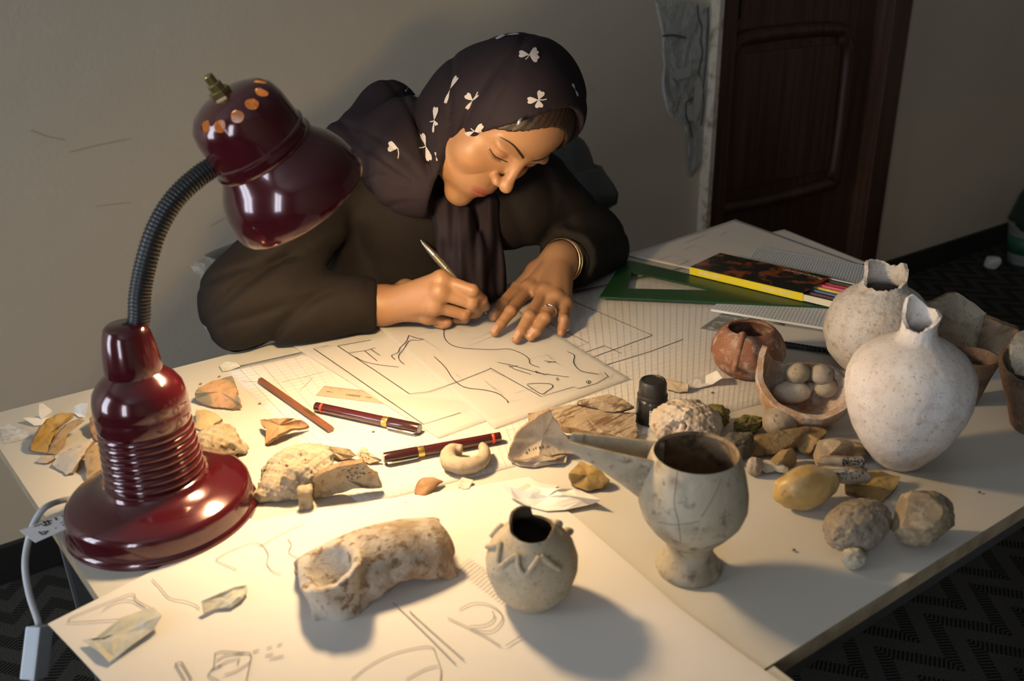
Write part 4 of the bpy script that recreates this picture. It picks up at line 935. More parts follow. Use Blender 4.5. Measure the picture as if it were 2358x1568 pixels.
# round jar with applied snake
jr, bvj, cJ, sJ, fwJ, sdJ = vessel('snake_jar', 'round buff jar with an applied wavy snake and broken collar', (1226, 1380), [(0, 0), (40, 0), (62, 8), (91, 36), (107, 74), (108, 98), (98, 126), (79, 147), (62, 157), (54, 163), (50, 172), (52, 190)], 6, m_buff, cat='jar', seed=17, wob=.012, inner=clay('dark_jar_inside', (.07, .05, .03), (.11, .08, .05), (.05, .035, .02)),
    rim=steps([(0, 162), (40, 162), (70, 166), (100, 164), (140, 162), (170, 163), (176, 164), (180, 183), (205, 188), (240, 187), (268, 179), (290, 168), (330, 163)]))
zj = zm(1080, 1080, 1400, 1476)
for q in ([(195, 825), (250, 825), (305, 812), (335, 800), (322, 900), (312, 985), (345, 1030), (410, 985), (480, 930), (520, 935), (525, 1020), (560, 1090), (610, 1112), (660, 1060), (745, 940)], [(360, 600), (290, 670), (210, 772)], [(760, 930), (850, 1000), (950, 1060)]):
    pts = [on_surf(bvj, p[0], p[1], .0008) for p in crom([np.array(a_) for a_ in zj(q)], 6)]; pts = [p for p in pts if p is not None]
    if len(pts) > 1: mk('snake_ridge', *join(*[tube([pts[i] + (pts[i] - pts[i + 1]) * .35, pts[i + 1] + (pts[i + 1] - pts[i]) * .35], .0023, 10) for i in range(len(pts) - 1)]), m_buff, jr)
for q in ((930, 590), (1045, 670)):
    p = on_surf(bvj, *zj([q])[0])
    if p is not None: mk('collar_lump', *lathe([(0, -.003), (.004, -.002), (.0045, .001), (.003, .003), (0, .0038)], 12, p, (0, 0, 1), wob=.4), m_buff, jr)
# vaulted fragment with a spout
cV = P(876, 1340); sV = mpp(cV); fV = unit(np.array([-cV[0], -cV[1], 0])); rV = np.array([-fV[1], fV[0], 0]); rV = rV if rV @ RW[:, 0] > 0 else -rV
RV = np.column_stack([rV, fV, [0, 0, 1]]).astype(np.float32)
def vault(p):
    q = (p - cV.astype(np.float32)) @ RV / sV                     # photo pixels: right, towards viewer, up
    w = 4 * np.sin(q[:, 0] * .05) * np.sin(q[:, 1] * .07) + 2.5 * np.sin(q[:, 0] * .17 + q[:, 2] * .11)
    yaw = np.array([[.97, .24, 0], [-.24, .97, 0], [0, 0, 1]], np.float32)
    u = q @ yaw
    bow = (u[:, 0] - 10) ** 2 / 900.0
    c2 = np.stack([u[:, 0] * 0, u[:, 1] + 28, u[:, 2] + 26 + bow], 1)
    d = np.maximum(s_ell(c2, (0, 0, 0), (400, 112, 146)), -s_ell(c2, (0, 0, -4), (400, 94, 128)))
    d = smax(d, -(u[:, 2] - 3 - 34 * np.exp(-((u[:, 0] - 40) / 75) ** 2) * (u[:, 1] > -20) + w * .6), 6)
    d = smax(d, u[:, 0] - 168 + w * 1.6, 5); d = smax(d, -u[:, 0] - 172 + w, 6)
    a, b = np.array((-80., 88, 10)), np.array((-104., 62, 92)); tn = p3((b - a) / np.linalg.norm(b - a))
    cup = s_cone(q, a, b, 34, 74); cup = smax(cup, (q - p3(b)) @ p3(unit(tn * .8 + np.array([-.25, .1, .5]))) - 4 + w * .8, 4)
    d = smin(d, cup, 26)
    d = smax(d, -s_cone(q, a + np.array([0, 0, 26]), b + tn * 50, 16, 72), 5)
    return np.maximum(d, -(q[:, 2] - .5)) * sV
V, F = surfnet(vault, cV - np.array([.12, .10, .005]), cV + np.array([.12, .10, .085]), .0018)
tag(mk('spouted_fragment', V, F, m_crust, base=True), 'large crusted vault-shaped vessel fragment with a broken spout', 'pottery')
# ------------------------------------------------------------------ sherds, bones and stones on the table
m_brk = M('broken_edge', (.24, .155, .085), .9, [('noise', 160, .48, .64, (.14, .085, .045))], [('noise', 200, .8, .0015)])
def sherd(name, label, outline, th, mat, bulge=.003, seed=0, cat='sherd', group=None, rough=.0009, edge=None, axis=None):
    """px outline with a height for each corner; curved plate with broken, uneven edges"""
    pts = [P(q[0], q[1], q[2]) for q in outline]; rnd = random.Random(seed)
    dense = []
    for i, p in enumerate(pts):
        q = pts[(i + 1) % len(pts)]; n_ = max(2, int(np.linalg.norm(q - p) / .004))
        for k in range(n_):
            r = p + (q - p) * k / n_
            if k: r = r + np.array([rnd.uniform(-1, 1), rnd.uniform(-1, 1), rnd.uniform(-.5, .5)]) * rough
            dense.append(r)
    n = len(dense); c = np.mean(dense, 0); rings = (1, .94, .8, .6, .4, .2)
    nrm = np.zeros(3)
    for i in range(n): nrm += np.cross(dense[i] - c, dense[(i + 1) % n] - c)
    nrm = unit(nrm); nrm = nrm if nrm[2] > 0 else -nrm
    V = []
    ax = unit(P(*axis[1]) - P(*axis[0])) if axis else None
    ext = max(np.linalg.norm(p - c) for p in dense)
    for lay in (0, 1):
        for s in rings:
            for p in dense:
                q = c + (p - c) * s
                if ax is None: b = bulge * (1 - s * s)
                else:
                    d = (q - c) - ax * ((q - c) @ ax); de = (p - c) - ax * ((p - c) @ ax); b = bulge * (1 - (np.linalg.norm(d) / ext) ** 2 / .6) - bulge * (1 - (np.linalg.norm(de) / ext) ** 2 / .6) * (s * s)
                V.append(q + nrm * (b + rough * .9 * fbm(q, 120, 2, seed) * (s < 1) - lay * th))
        V.append(c + nrm * (bulge - lay * th))
    m = len(rings); o = m * n + 1
    F = [(k * n + j, k * n + (j + 1) % n, (k + 1) * n + (j + 1) % n, (k + 1) * n + j) for k in range(m - 1) for j in range(n)] + [((m - 1) * n + j, (m - 1) * n + (j + 1) % n, m * n) for j in range(n)]
    top = len(F)
    F += [tuple(k + o for k in f[::-1]) for f in F]; F += [(j, j + o, (j + 1) % n + o, (j + 1) % n) for j in range(n)]
    V = np.array(V); V[:, 2] = np.maximum(V[:, 2], TZ + .0006)
    ar = sum(dense[j][0] * dense[(j + 1) % n][1] - dense[(j + 1) % n][0] * dense[j][1] for j in range(n))
    if ar < 0: F = [f[::-1] for f in F]
    o_ = mk(name, V, F, None, mats=[mat, edge or m_brk], mi=[0] * (2 * top) + [1] * n, base=True, auto=.7)
    bv = BVHTree.FromPolygons([Vector(v) for v in V], F)
    tag(o_, label, cat, group); return o_, bv
def write_on(o, bv, px, py, rows, h, seed, right=(20, -4), up=(-4, -16), name='ink_writing', w=.0006):
    rnd = random.Random(seed); c = on_surf(bv, px, py)
    if c is None: return
    r = on_surf(bv, px + right[0], py + right[1]); u = on_surf(bv, px + up[0], py + up[1])
    if r is None or u is None: return
    hw = handwriting(c, r - c, u - c, rows, h, rnd); out = []
    for pl in hw:
        q = []
        for p in pl:
            s = on_surf(bv, *pix(p), .0003)
            if s is not None: q.append(s)
        if len(q) > 1: out.append(q)
    if out: mk(name, *ribbons(out, w, unit(CAM - c)), m_ink, o, smooth=False)['kind'] = 'stuff'
m_bone = M('old_bone', (0.269, 0.210, 0.132), .75, [('noise', 30, .4, .65, (0.313, 0.264, 0.196)), ('noise', 90, .5, .65, (0.196, 0.137, 0.068)), ('noise', 160, .6, .68, (0.127, 0.084, 0.044), (1, .25, 1))], [('noise', 140, .5, .0016, (1, .3, 1))])
m_tan = M('tan_sherd', (0.293, 0.197, 0.102), .8, [('noise', 45, .42, .65, (0.338, 0.242, 0.140)), ('noise', 120, .52, .66, (0.210, 0.128, 0.058))], [('noise', 160, .5, .0012)])
m_gold = m_gold
m_ochre = M('ochre_sherd', (0.336, 0.216, 0.064), .8, [('noise', 40, .42, .62, (0.400, 0.280, 0.112)), ('noise', 110, .5, .66, (0.224, 0.136, 0.040))], [('noise', 170, .4, .001)])
m_striped = M('striped_sherd', (.36, .21, .11), .8, [('wave', 22, .45, .75, (.15, .13, .09), (.25, 1, 1)), ('noise', 130, .52, .66, (.25, .155, .075))], [('noise', 150, .5, .0015)])
m_orange = M('orange_sherd', (0.332, 0.178, 0.083), .8, [('noise', 60, .42, .65, (0.383, 0.255, 0.153), (1, .3, 1)), ('noise', 120, .55, .68, (0.255, 0.128, 0.058))], [('noise', 120, .5, .0015)])
m_cream = M('cream_sherd', (0.381, 0.307, 0.221), .8, [('noise', 30, .42, .65, (0.418, 0.357, 0.283)), ('noise', 90, .55, .68, (0.283, 0.203, 0.117))], [('noise', 150, .4, .001)])
m_woodbone = M('weathered_wood', (.25, .18, .11), .9, [('noise', 45, .42, .58, (.36, .29, .21), (.2, 1, 1)), ('noise', 120, .5, .62, (.12, .07, .035), (.15, 1, 1))], [('noise', 140, 1.0, .004, (.25, 1, 1))])
gL = 'sherds heaped left of the lamp'
z1 = zm(0, 900, 300, 2352)
sherd('sherd', 'long curved ochre-lined sherd at the left, pale rim upward', z1([(560, 1060, .006), (600, 900, .014), (720, 680, .022), (880, 490, .026), (1110, 390, .026), (1320, 400, .022), (1330, 480, .016), (1150, 600, .010), (1000, 800, .007), (930, 960, .005), (850, 1120, .004), (700, 1100, .004)]), .005, m_ochre, -.004, 1, group=gL)
sherd('sherd', 'curved brown outer wall leaning on the ochre-lined sherd', z1([(850, 1130, .003), (940, 1000, .008), (1050, 780, .014), (1200, 600, .018), (1440, 500, .022), (1540, 530, .020), (1420, 600, .014), (1260, 720, .008), (1190, 900, .003), (1170, 1000, .002), (1000, 1150, .002)]), .004, m_tan, .003, 2, group=gL)
sherd('sherd', 'grey-topped narrow sherd leaning in front of the long curved one', z1([(940, 1330, .004), (1080, 1150, .010), (1380, 970, .014), (1660, 850, .016), (1690, 900, .014), (1560, 1050, .012), (1420, 1280, .010), (1300, 1470, .004), (1200, 1520, .002), (1050, 1420, .002)]), .004, M('greyish_sherd', (.38, .33, .28), .85, [('noise', 45, .42, .62, (.45, .40, .35)), ('noise', 110, .56, .68, (.30, .21, .12))], [('noise', 150, .5, .001)]), .003, 3, group=gL)
sherd('sherd', 'tan sherd with pale streaks against the lamp foot', z1([(1530, 1150, .018), (1700, 960, .020), (1930, 930, .018), (2050, 1100, .012), (2050, 1400, .006), (1750, 1590, .002), (1560, 1590, .003), (1540, 1350, .010)]), .004, m_tan, .004, 4, group=gL)
sherd('sherd', 'coarse pinkish sherd behind the lamp column', z1([(1610, 500, .016), (1760, 370, .020), (1930, 320, .018), (2000, 600, .012), (1960, 800, .006), (1740, 890, .004), (1620, 690, .010)]), .006, m_orange, .004, 5, group=gL)
sherd('sherd', 'little striped sherd tip behind the lamp column', z1([(1720, 210, .010), (1830, 110, .012), (1950, 100, .012), (1970, 260, .004), (1850, 290, .003), (1760, 230, .006)]), .004, m_striped, .001, 6, group=gL)
sherd('sherd', 'tiny cream flake in front of the long curved sherd', z1([(660, 1240, .004), (760, 1160, .008), (970, 1160, .006), (990, 1210, .004), (850, 1300, .003), (700, 1300, .002)]), .003, m_cream, .001, 7, group=gL)
z2b = zm(430, 850, 730, 2138)
o, bv = sherd('sherd', 'orange sherd with grey painted bands behind the lamp', z2b([(130, 400, .016), (200, 290, .020), (420, 190, .022), (740, 110, .022), (790, 280, .020), (830, 420, .018), (880, 560, .012), (860, 600, .008), (720, 640, .004), (420, 610, .004), (150, 490, .008)]), .006, m_striped, .004, 8, edge=m_orange)
sherd('sherd', 'olive-brown rounded sherd touching the lamp column', z2b([(150, 660, .010), (300, 660, .012), (470, 720, .010), (580, 810, .006), (420, 920, .003), (230, 1000, .003), (130, 950, .004)]), .004, M('olive_sherd', (.34, .25, .12), .8, [('noise', 50, .42, .64, (.40, .30, .17))], [('noise', 150, .4, .001)]), .003, 9)
o, bv = sherd('sherd', 'arched pinkish-orange sherd beside the brown pencil', z2b([(1200, 830, .014), (1450, 810, .022), (1650, 800, .024), (1880, 830, .018), (1990, 910, .010), (1950, 950, .008), (1700, 980, .014), (1500, 1070, .014), (1350, 1180, .008), (1280, 1230, .002), (1300, 1080, .009), (1300, 970, .014), (1220, 910, .012)]), .005, m_orange, .003, 10)
# bone joint with pores
def sdf_obj(name, label, cat, fn, lo, hi, h, mat, group=None):
    V, F = surfnet(fn, lo, hi, h); V[:, 2] = np.maximum(V[:, 2], TZ + .0005); o = mk(name, V, F, mat, base=True); tag(o, label, cat, group); return o, BVHTree.FromPolygons([Vector(v) for v in V], F)
def nz(q, f, seed=0): return np.sin(q[:, 0] * f + seed) * np.sin(q[:, 1] * f * 1.1 + seed * 2) * np.sin(q[:, 2] * f * .93 + seed * 3)
def lframe(px, py):
    c = P(px, py); s = mpp(c); fw = unit(np.array([-c[0], -c[1], 0])); sd = np.array([-fw[1], fw[0], 0]); sd = sd if sd @ RW[:, 0] > 0 else -sd
    return c, s, np.column_stack([sd, fw, [0, 0, 1]]).astype(np.float32)
c, s, Rf = lframe(510, 1050)
def bone1(p):
    q = (p - c.astype(np.float32)) @ Rf / s
    d = smin(s_ell(q, (-22, -10, 30), (38, 40, 36)), s_ell(q, (12, 0, 28), (36, 40, 30)), 14); d = smin(d, s_ell(q, (5, -20, 46), (34, 30, 22)), 12)
    d = smin(d, s_ell(q, (46, 6, 14), (16, 18, 14)), 10); d = smax(d, -s_ell(q, (26, 44, 30), (24, 18, 20)), 6); d = smax(d, -s_ell(q, (18, 30, 0), (22, 30, 14)), 6)
    return (d + 3.0 * nz(q, .24, 1) + 1.8 * nz(q, .55, 2)) * s * .85
sdf_obj('bone_fragment', 'knobbly porous bone joint beside the lamp foot', 'bone', bone1, c - np.array([.06, .06, .002]), c + np.array([.06, .06, .05]), .0013, m_bone)
# skull-like bone fragment, inscribed jaw, small bone block
c, s, Rf = lframe(671, 1139)
def bone2(p):
    q = (p - c.astype(np.float32)) @ Rf / s
    d = np.maximum(s_ell(q, (35, -60, 8), (100, 85, 72)), -s_ell(q, (48, -42, 0), (84, 72, 56)))
    d = smin(d, s_ell(q, (-18, -8, 24), (52, 44, 32)), 16); d = smin(d, s_ell(q, (-64, 6, 16), (20, 18, 16)), 10)
    d = smax(d, q[:, 0] - 104 + 4 * nz(q, .1, 1), 6)
    d = smin(d, s_ell(q, (20, 26, 46), (40, 14, 40), [[.9, .1, .42], [0, .97, -.2], [-.42, .2, .88]]), 5)
    d = smax(d, -s_ell(q, (18, -34, 78), (22, 16, 12)), 5)
    return (d + 4.0 * nz(q, .16, 4) + 3.0 * nz(q, .37, 5) + 1.2 * nz(q, .8, 6)) * s * .8
sdf_obj('bone_fragment', 'whitish crumbly skull fragment in front of the lamp foot', 'bone', bone2, c - np.array([.06, .06, .002]), c + np.array([.075, .085, .06]), .0014, M('pale_bone', (0.312, 0.257, 0.181), .8, [('noise', 30, .42, .62, (0.353, 0.312, 0.252)), ('noise', 70, .55, .68, (0.227, 0.156, 0.086)), ('noise', 26, .60, .70, (0.282, 0.171, 0.101))], [('noise', 150, .6, .002)]))
z5b = zm(560, 1000, 900, 2358)
o, bv = sherd('bone_fragment', 'long curved bone inscribed with three lines of black writing', z5b([(1150, 620, .030), (1300, 530, .036), (1550, 440, .040), (1900, 380, .040), (1990, 500, .032), (2150, 600, .022), (2215, 780, .008), (2080, 800, .008), (1900, 790, .012), (1750, 800, .012), (1550, 870, .006), (1350, 920, .004), (1150, 950, .004), (1130, 800, .016)]), .007, m_bone, .004, 20, 'bone')
for (px, py, row) in ((1560, 610, 8), (1590, 670, 5), (1640, 725, 5)):
    a_ = z5b([(px, py)])[0]; write_on(o, bv, a_[0], a_[1], [row], .0062, px, (20, -3), (-3, -14), w=.0009)
c, s, Rf = lframe(706, 1172)
def bone3(p):
    q = (p - c.astype(np.float32)) @ Rf / s
    d = s_box(q, (0, 0, 26), (32, 26, 52), r=7); d = smin(d, s_box(q, (2, -6, 48), (36, 26, 16), r=6), 6); d = smax(d, -s_ell(q, (-3, 16, 24), (11, 8, 12)), 4)
    return (d + 1.2 * nz(q, .3, 3)) * s
sdf_obj('bone_fragment', 'small square bone block standing on end below the skull fragment', 'bone', bone3, c - np.array([.02, .02, .002]), c + np.array([.02, .02, .035]), .0009, m_bone)
sherd('bone_fragment', 'narrow flat bone splinter above the skull fragment', z5b([(1150, 285, .010), (1205, 165, .014), (1400, 200, .016), (1680, 240, .014), (1800, 350, .008), (1700, 390, .004), (1580, 410, .004), (1330, 340, .006)]), .005, m_bone, .002, 22, 'bone')
o, bv = sherd('sherd', 'small triangular inscribed flake touching the maroon pen cap', z5b([(1900, 195, .014), (2200, 395, .008), (2190, 410, .006), (2010, 470, .003), (1910, 430, .004), (1800, 330, .008)]), .004, m_cream, .001, 23)
a_ = z5b([(1870, 310)])[0]; write_on(o, bv, a_[0], a_[1], [4, 4], .0036, 5, (14, 4), (2, -10), w=.0005)
# hook-shaped fragment
hk = [P(a, b, .011) for a, b in z3([(800, 690), (720, 690), (675, 735), (690, 800), (780, 830), (880, 830), (970, 790), (1005, 720), (985, 655)])]
hk = crom(hk, 6)
V, F = tube(hk, [.0085 * (.55 + .55 * math.sin(math.pi * min(1, (i + 3) / (len(hk) + 2)))) for i in range(len(hk))], 14, squash=.95)
V = np.array([v + np.array([1, 1, 1]) * .0007 * fbm(v, 160, 2) for v in V]); V[:, 2] = np.maximum(V[:, 2], TZ + .0016)
tag(mk('hook_fragment', V, F, m_cream, base=True), 'hook-shaped clay fragment resting beside the dark pen', 'sherd')
sherd('sherd', 'small orange chip on the bright middle of the table', z3([(375, 1080, .003), (385, 1000, .010), (440, 940, .014), (540, 932, .012), (630, 970, .006), (560, 1020, .006), (480, 1100, .002), (430, 1105, .002)]), .004, m_orange, .003, 25)
z4 = zm(1150, 920, 1350, 1742)
o, bv = sherd('sherd', 'cream shell-like sherd with black ink letters, propped on its rim', z4([(170, 1130, .012), (205, 1000, .018), (300, 760, .028), (440, 580, .036), (640, 430, .046), (850, 290, .056), (1000, 210, .060), (1100, 380, .048), (1250, 620, .034), (1380, 800, .024), (1500, 740, .026), (1545, 790, .022), (1480, 930, .014), (1380, 1080, .008), (1200, 1060, .010), (1060, 1120, .008), (920, 1110, .010), (780, 1180, .009), (560, 1240, .006), (300, 1230, .006)]), .006, m_cream, -.008, 26)
a_ = z4([(590, 1060)])[0]; write_on(o, bv, a_[0], a_[1], [2], .0045, 3, (12, -4), (-2, -12)); a_ = z4([(540, 1110)])[0]; write_on(o, bv, a_[0], a_[1], [6], .0050, 8, (14, -5), (-2, -12), w=.0009)
sherd('sherd', 'thick pale rim strip under the shell-like sherd', z4([(160, 1170, .008), (500, 1240, .009), (900, 1130, .012), (1150, 1190, .010), (1350, 1120, .006), (1330, 1270, .003), (1100, 1290, .002), (700, 1360, .002), (400, 1330, .002), (240, 1240, .004)]), .004, m_cream, .002, 27)
zw = zm(1200, 860, 1500, 2352)
o, bv = sherd('wood_piece', 'flat weathered wood plank fragment left of the ink bottle', zw([(130, 720, .010), (500, 630, .014), (1000, 545, .016), (1300, 640, .018), (2060, 720, .016), (2080, 900, .012), (2095, 1120, .008), (2010, 1200, .006), (1700, 1130, .008), (1480, 1060, .010), (1420, 1120, .006), (1250, 1050, .009), (1000, 990, .009), (740, 950, .009), (620, 820, .012), (300, 860, .008), (160, 830, .008)]), .008, m_woodbone, .003, 28, 'wood', rough=.0011)
sherd('wood_piece', 'smaller wood splinter lying on top of the plank fragment', zw([(1010, 540, .022), (1040, 480, .026), (1300, 430, .030), (1580, 370, .032), (1820, 450, .030), (2035, 590, .026), (1900, 640, .022), (1650, 700, .018), (1510, 690, .018), (1280, 620, .019)]), .009, m_woodbone, .003, 29, 'wood', rough=.0010)
# ink bottle
ib = P(1500, 968); s = mpp(ib); cE = frag_heights((1500, 968))
ik = thing('ink_bottle', 'black ink bottle with a ribbed cap and small white label', 'bottle', ib)
m_blk = M('black_bottle', (.010, .010, .011), .28, coat=.3); m_blk2 = M('black_cap', (.016, .016, .016), .45)
h_ = lambda x: x * s / cE
mk('bottle_body', *lathe([(0, 0), (33 * s, 0), (36 * s, h_(2)), (36 * s, h_(46)), (34 * s, h_(52)), (30 * s, h_(56)), (0, h_(56))], 48, ib), m_blk, ik, auto=.6)
mk('bottle_collar', *lathe([(33 * s, h_(54)), (34.5 * s, h_(55)), (34.5 * s, h_(60)), (31.5 * s, h_(62))], 48, ib), m_blk2, ik, auto=.6)
mk('bottle_cap', *lathe([(31.5 * s, h_(60)), (32 * s, h_(62)), (31 * s, h_(86)), (28 * s, h_(91)), (24 * s, h_(92)), (23 * s, h_(90)), (0, h_(90))], 64, ib), m_blk2, ik, auto=.5)
fw = unit(np.array([-ib[0], -ib[1], 0])); sd = np.array([-fw[1], fw[0], 0]); sd = sd if sd @ RW[:, 0] > 0 else -sd
def cyl_patch(a0, a1, z0, z1, r, n=10):
    V = []
    for k in range(n + 1):
        a = math.radians(a0 + (a1 - a0) * k / n); d = fw * math.cos(a) + sd * math.sin(a)
        V += [ib + d * r + np.array([0, 0, z0]), ib + d * r + np.array([0, 0, z1])]
    return V, [(2 * k, 2 * k + 2, 2 * k + 3, 2 * k + 1) for k in range(n)]
lbl = mk('bottle_label', *cyl_patch(-8, 62, h_(7), h_(38), 36.5 * s), M('label_paper', (.74, .72, .66), .6), ik)
mk('label_frame', *join(*[cyl_patch(-5, 59, h_(a), h_(a + 2), 36.7 * s) for a in (9, 34, 26)]), m_ink, lbl)
mk('label_print', *join(*[cyl_patch(8 + 9 * i, 13 + 9 * i, h_(15), h_(22), 36.7 * s, 2) for i in range(5)]), m_ink, lbl)
zb4 = zm(1300, 820, 1900, 2352)
o, bv = sherd('sherd', 'narrow pinkish inscribed sherd behind the ink bottle', zb4([(830, 150, .014), (900, 195, .012), (1120, 250, .012), (1110, 320, .004), (1030, 328, .003), (930, 300, .004), (870, 230, .008)]), .004, m_cream, .001, 31)
a_ = zb4([(950, 240)])[0]; write_on(o, bv, a_[0], a_[1], [5], .0045, 13, (14, 3), (0, -8))
# fossil-like nodule
c, s, Rf = lframe(1577, 1022)
def nod(p):
    q = (p - c.astype(np.float32)) @ Rf / s
    d = s_ell(q, (0, -14, 44), (82, 60, 56)); d = smax(d, -s_ell(q, (-20, 36, 62), (24, 14, 14)), 6); d = smax(d, -s_ell(q, (22, 42, 30), (26, 14, 18)), 8); d = smax(d, -s_ell(q, (-38, 40, 38), (10, 14, 16)), 5)
    d = smin(d, s_cone(q, (0, 10, 96), (-12, 44, 40), 6, 9), 5); d = smin(d, s_cone(q, (6, 10, 94), (50, 30, 52), 5, 8), 5); d = smin(d, s_box(q, (0, -20, 92), (42, 26, 16), r=3), 4)
    return (d + 3.6 * nz(q, .13, 2) + 2.8 * nz(q, .31, 6) + 1.4 * nz(q, .7, 7)) * s * .85
sdf_obj('stone_nodule', 'big whitish eroded nodule behind the spouted cup', 'stone', nod, c - np.array([.06, .05, .002]), c + np.array([.06, .06, .07]), .0013, M('eroded_limestone', (.42, .34, .26), .85, [('noise', 35, .42, .62, (.50, .43, .35)), ('noise', 60, .54, .66, (.24, .17, .10)), ('noise', 20, .62, .7, (.22, .18, .14))], [('noise', 130, .8, .003)]))
# stones on the right
def mst(name, a, b, c_, s=1.0, bm=.6): return M(name, a, .85, [('noise', 35 * s, .42, .62, b), ('noise', 110 * s, .52, .66, c_)], [('noise', 130 * s, bm, .003)])
m_moss = mst('mossy_stone', (.15, .13, .035), (.22, .19, .06), (.07, .065, .02))
m_darkst = mst('dark_lichen_stone', (.085, .075, .055), (.14, .125, .09), (.04, .035, .025), 1.5)
m_honey = mst('honey_brown_stone', (.23, .145, .055), (.30, .20, .09), (.13, .085, .04))
m_flint = mst('banded_flint', (.26, .19, .11), (.14, .12, .10), (.36, .29, .19), .8, .3)
m_greyst = mst('coarse_grey_stone', (0.259, 0.209, 0.155), (0.310, 0.259, 0.198), (0.158, 0.122, 0.086), 1.2, 1.0)
m_bonegrey = mst('grey_bone', (.40, .35, .26), (.50, .45, .35), (.20, .16, .11))
m_quartz = M('yellow_quartz', (.40, .26, .085), .38, [('noise', 18, .42, .62, (.48, .36, .18)), ('noise', 24, .54, .68, (.34, .155, .045)), ('noise', 120, .64, .7, (.24, .17, .06))], [('noise', 60, .4, .003)], sss=.5)
def st(label, px, py, w, h, mat, seed, d=None, rough=.2, fine=.06, facets=0, rot=0, name='stone', z=0, **k):
    kk = 1.32 if facets else 1.14; w, h, d = w * kk, h * kk, (d * kk if d else None)
    return stone_px(name, label, px, py, w, h, z, mat, seed, rot, d, rough=rough, fine=fine, facets=facets, **k)
st('mossy green porous stone behind the whitish nodule', 1647, 957, 66, 52, m_moss, 41, fine=.12)
st('round brownish stone ball leaning on the broken bowl', 1797, 967, 78, 66, m_st[2], 42, rough=.08, fine=.03)
st('dark lichen-speckled flat stone beside the spouted cup', 1695, 1026, 92, 56, m_darkst, 43, d=64, fine=.10)
st('olive porous stone behind the honey-brown lumps', 1722, 977, 70, 40, m_moss, 44, d=40, fine=.14)
st('long honey-brown stone with ridged top in the heap', 1785, 1010, 140, 58, m_honey, 45, d=50, facets=5, rot=-.35)
st('brown stone with a pale knob beside the honey-brown one', 1868, 1010, 84, 46, m_honey, 46, d=60, facets=4, rot=.3)
st('banded grey and tan flint lump in front of the tall white pot', 1915, 1035, 92, 60, m_flint, 47, d=60, facets=6, rot=-.2)
st('smooth grey flint flake touching the foot of the tall white pot', 1965, 1040, 66, 30, m_flint, 48, d=46, facets=3, rot=-.5)
st('small box-shaped brown stone in the middle of the heap', 1810, 1056, 66, 36, m_honey, 49, d=34, facets=7, rot=-.1, rough=.1)
st('dull brown pebble left of the grey bone chips', 1738, 1072, 34, 44, m_st[2], 50, d=30, rough=.18)
sherd('bone_fragment', 'notched grey bone chip beside the dull pebble', [(1745, 1066, .010), (1762, 1058, .012), (1790, 1062, .012), (1815, 1078, .008), (1812, 1092, .004), (1785, 1084, .004), (1765, 1090, .002), (1752, 1082, .004)], .006, m_bonegrey, .002, 51, 'bone')
z6b = zm(1700, 980, 2100, 2358)
o, bv = sherd('sherd', 'pale shell flake covered in black letter marks, behind the lower one', z6b([(1060, 500, .024), (1150, 440, .028), (1380, 430, .030), (1700, 440, .028), (1770, 590, .018), (1740, 620, .014), (1500, 590, .018), (1300, 560, .020), (1120, 560, .018)]), .005, m_cream, .002, 52)
a_ = z6b([(1410, 500)])[0]
for k_ in range(3): write_on(o, bv, a_[0] + 1, a_[1] + k_ * 5.5 - 3, [7], .0042, 60 + k_, (14, 1), (0, -6), w=.0011)
o, bv = sherd('sherd', 'oval pale shell flake with two lines of ink, on the yellow plate', z6b([(1200, 710, .020), (1330, 610, .026), (1550, 590, .028), (1760, 640, .024), (1830, 720, .018), (1740, 790, .012), (1500, 800, .010), (1300, 780, .012)]), .005, m_cream, .003, 53)
for k_, (x, y, n_) in enumerate(((1400, 660, 7), (1330, 720, 7))):
    a_ = z6b([(x, y)])[0]; write_on(o, bv, a_[0], a_[1] + 3, [n_], .0046, 70 + k_, (14, -1), (0, -6), w=.0007)
sherd('bone_fragment', 'thin white bone splinter lying across the quartz and shell flakes', z6b([(975, 590, .028), (1000, 560, .030), (1250, 550, .032), (1480, 580, .032), (1510, 600, .030), (1420, 640, .028), (1200, 660, .026), (1000, 635, .026)]), .005, m_cream, .001, 54, 'bone')
sherd('sherd', 'flat yellowish plate sherd under the shell flakes', z6b([(1500, 900, .006), (1460, 860, .008), (1450, 700, .010), (1750, 620, .010), (1900, 600, .012), (2060, 660, .012), (2200, 690, .010), (2140, 830, .006), (2000, 980, .003), (1940, 1040, .002), (1700, 960, .004)]), .005, m_ochre, .0, 55)
st('translucent yellow quartz pebble beside the spouted cup', 1857, 1120, 138, 96, m_quartz, 56, d=74, rough=.16, fine=.03, rot=-.3)
st('big rough grey stone lump nearest the table edge', 1974, 1204, 168, 98, m_greyst, 57, d=104, rough=.10, fine=.055, sub=5)
st('tiny round pebble in front of the big rough grey lump', 1966, 1284, 56, 46, m_bonegrey, 58, rough=.12, fine=.08)
st('chipped tan and grey flint at the table edge right of the rough lump', 2114, 1187, 126, 96, m_flint, 59, d=96, facets=5, rough=.15)
sherd('sherd', 'mustard-coloured thick sherd below the spout of the cup', [(1310, 1090, .018), (1335, 1062, .022), (1375, 1075, .020), (1405, 1105, .010), (1385, 1125, .004), (1350, 1130, .003), (1318, 1115, .006)], .008, m_ochre, .003, 61)
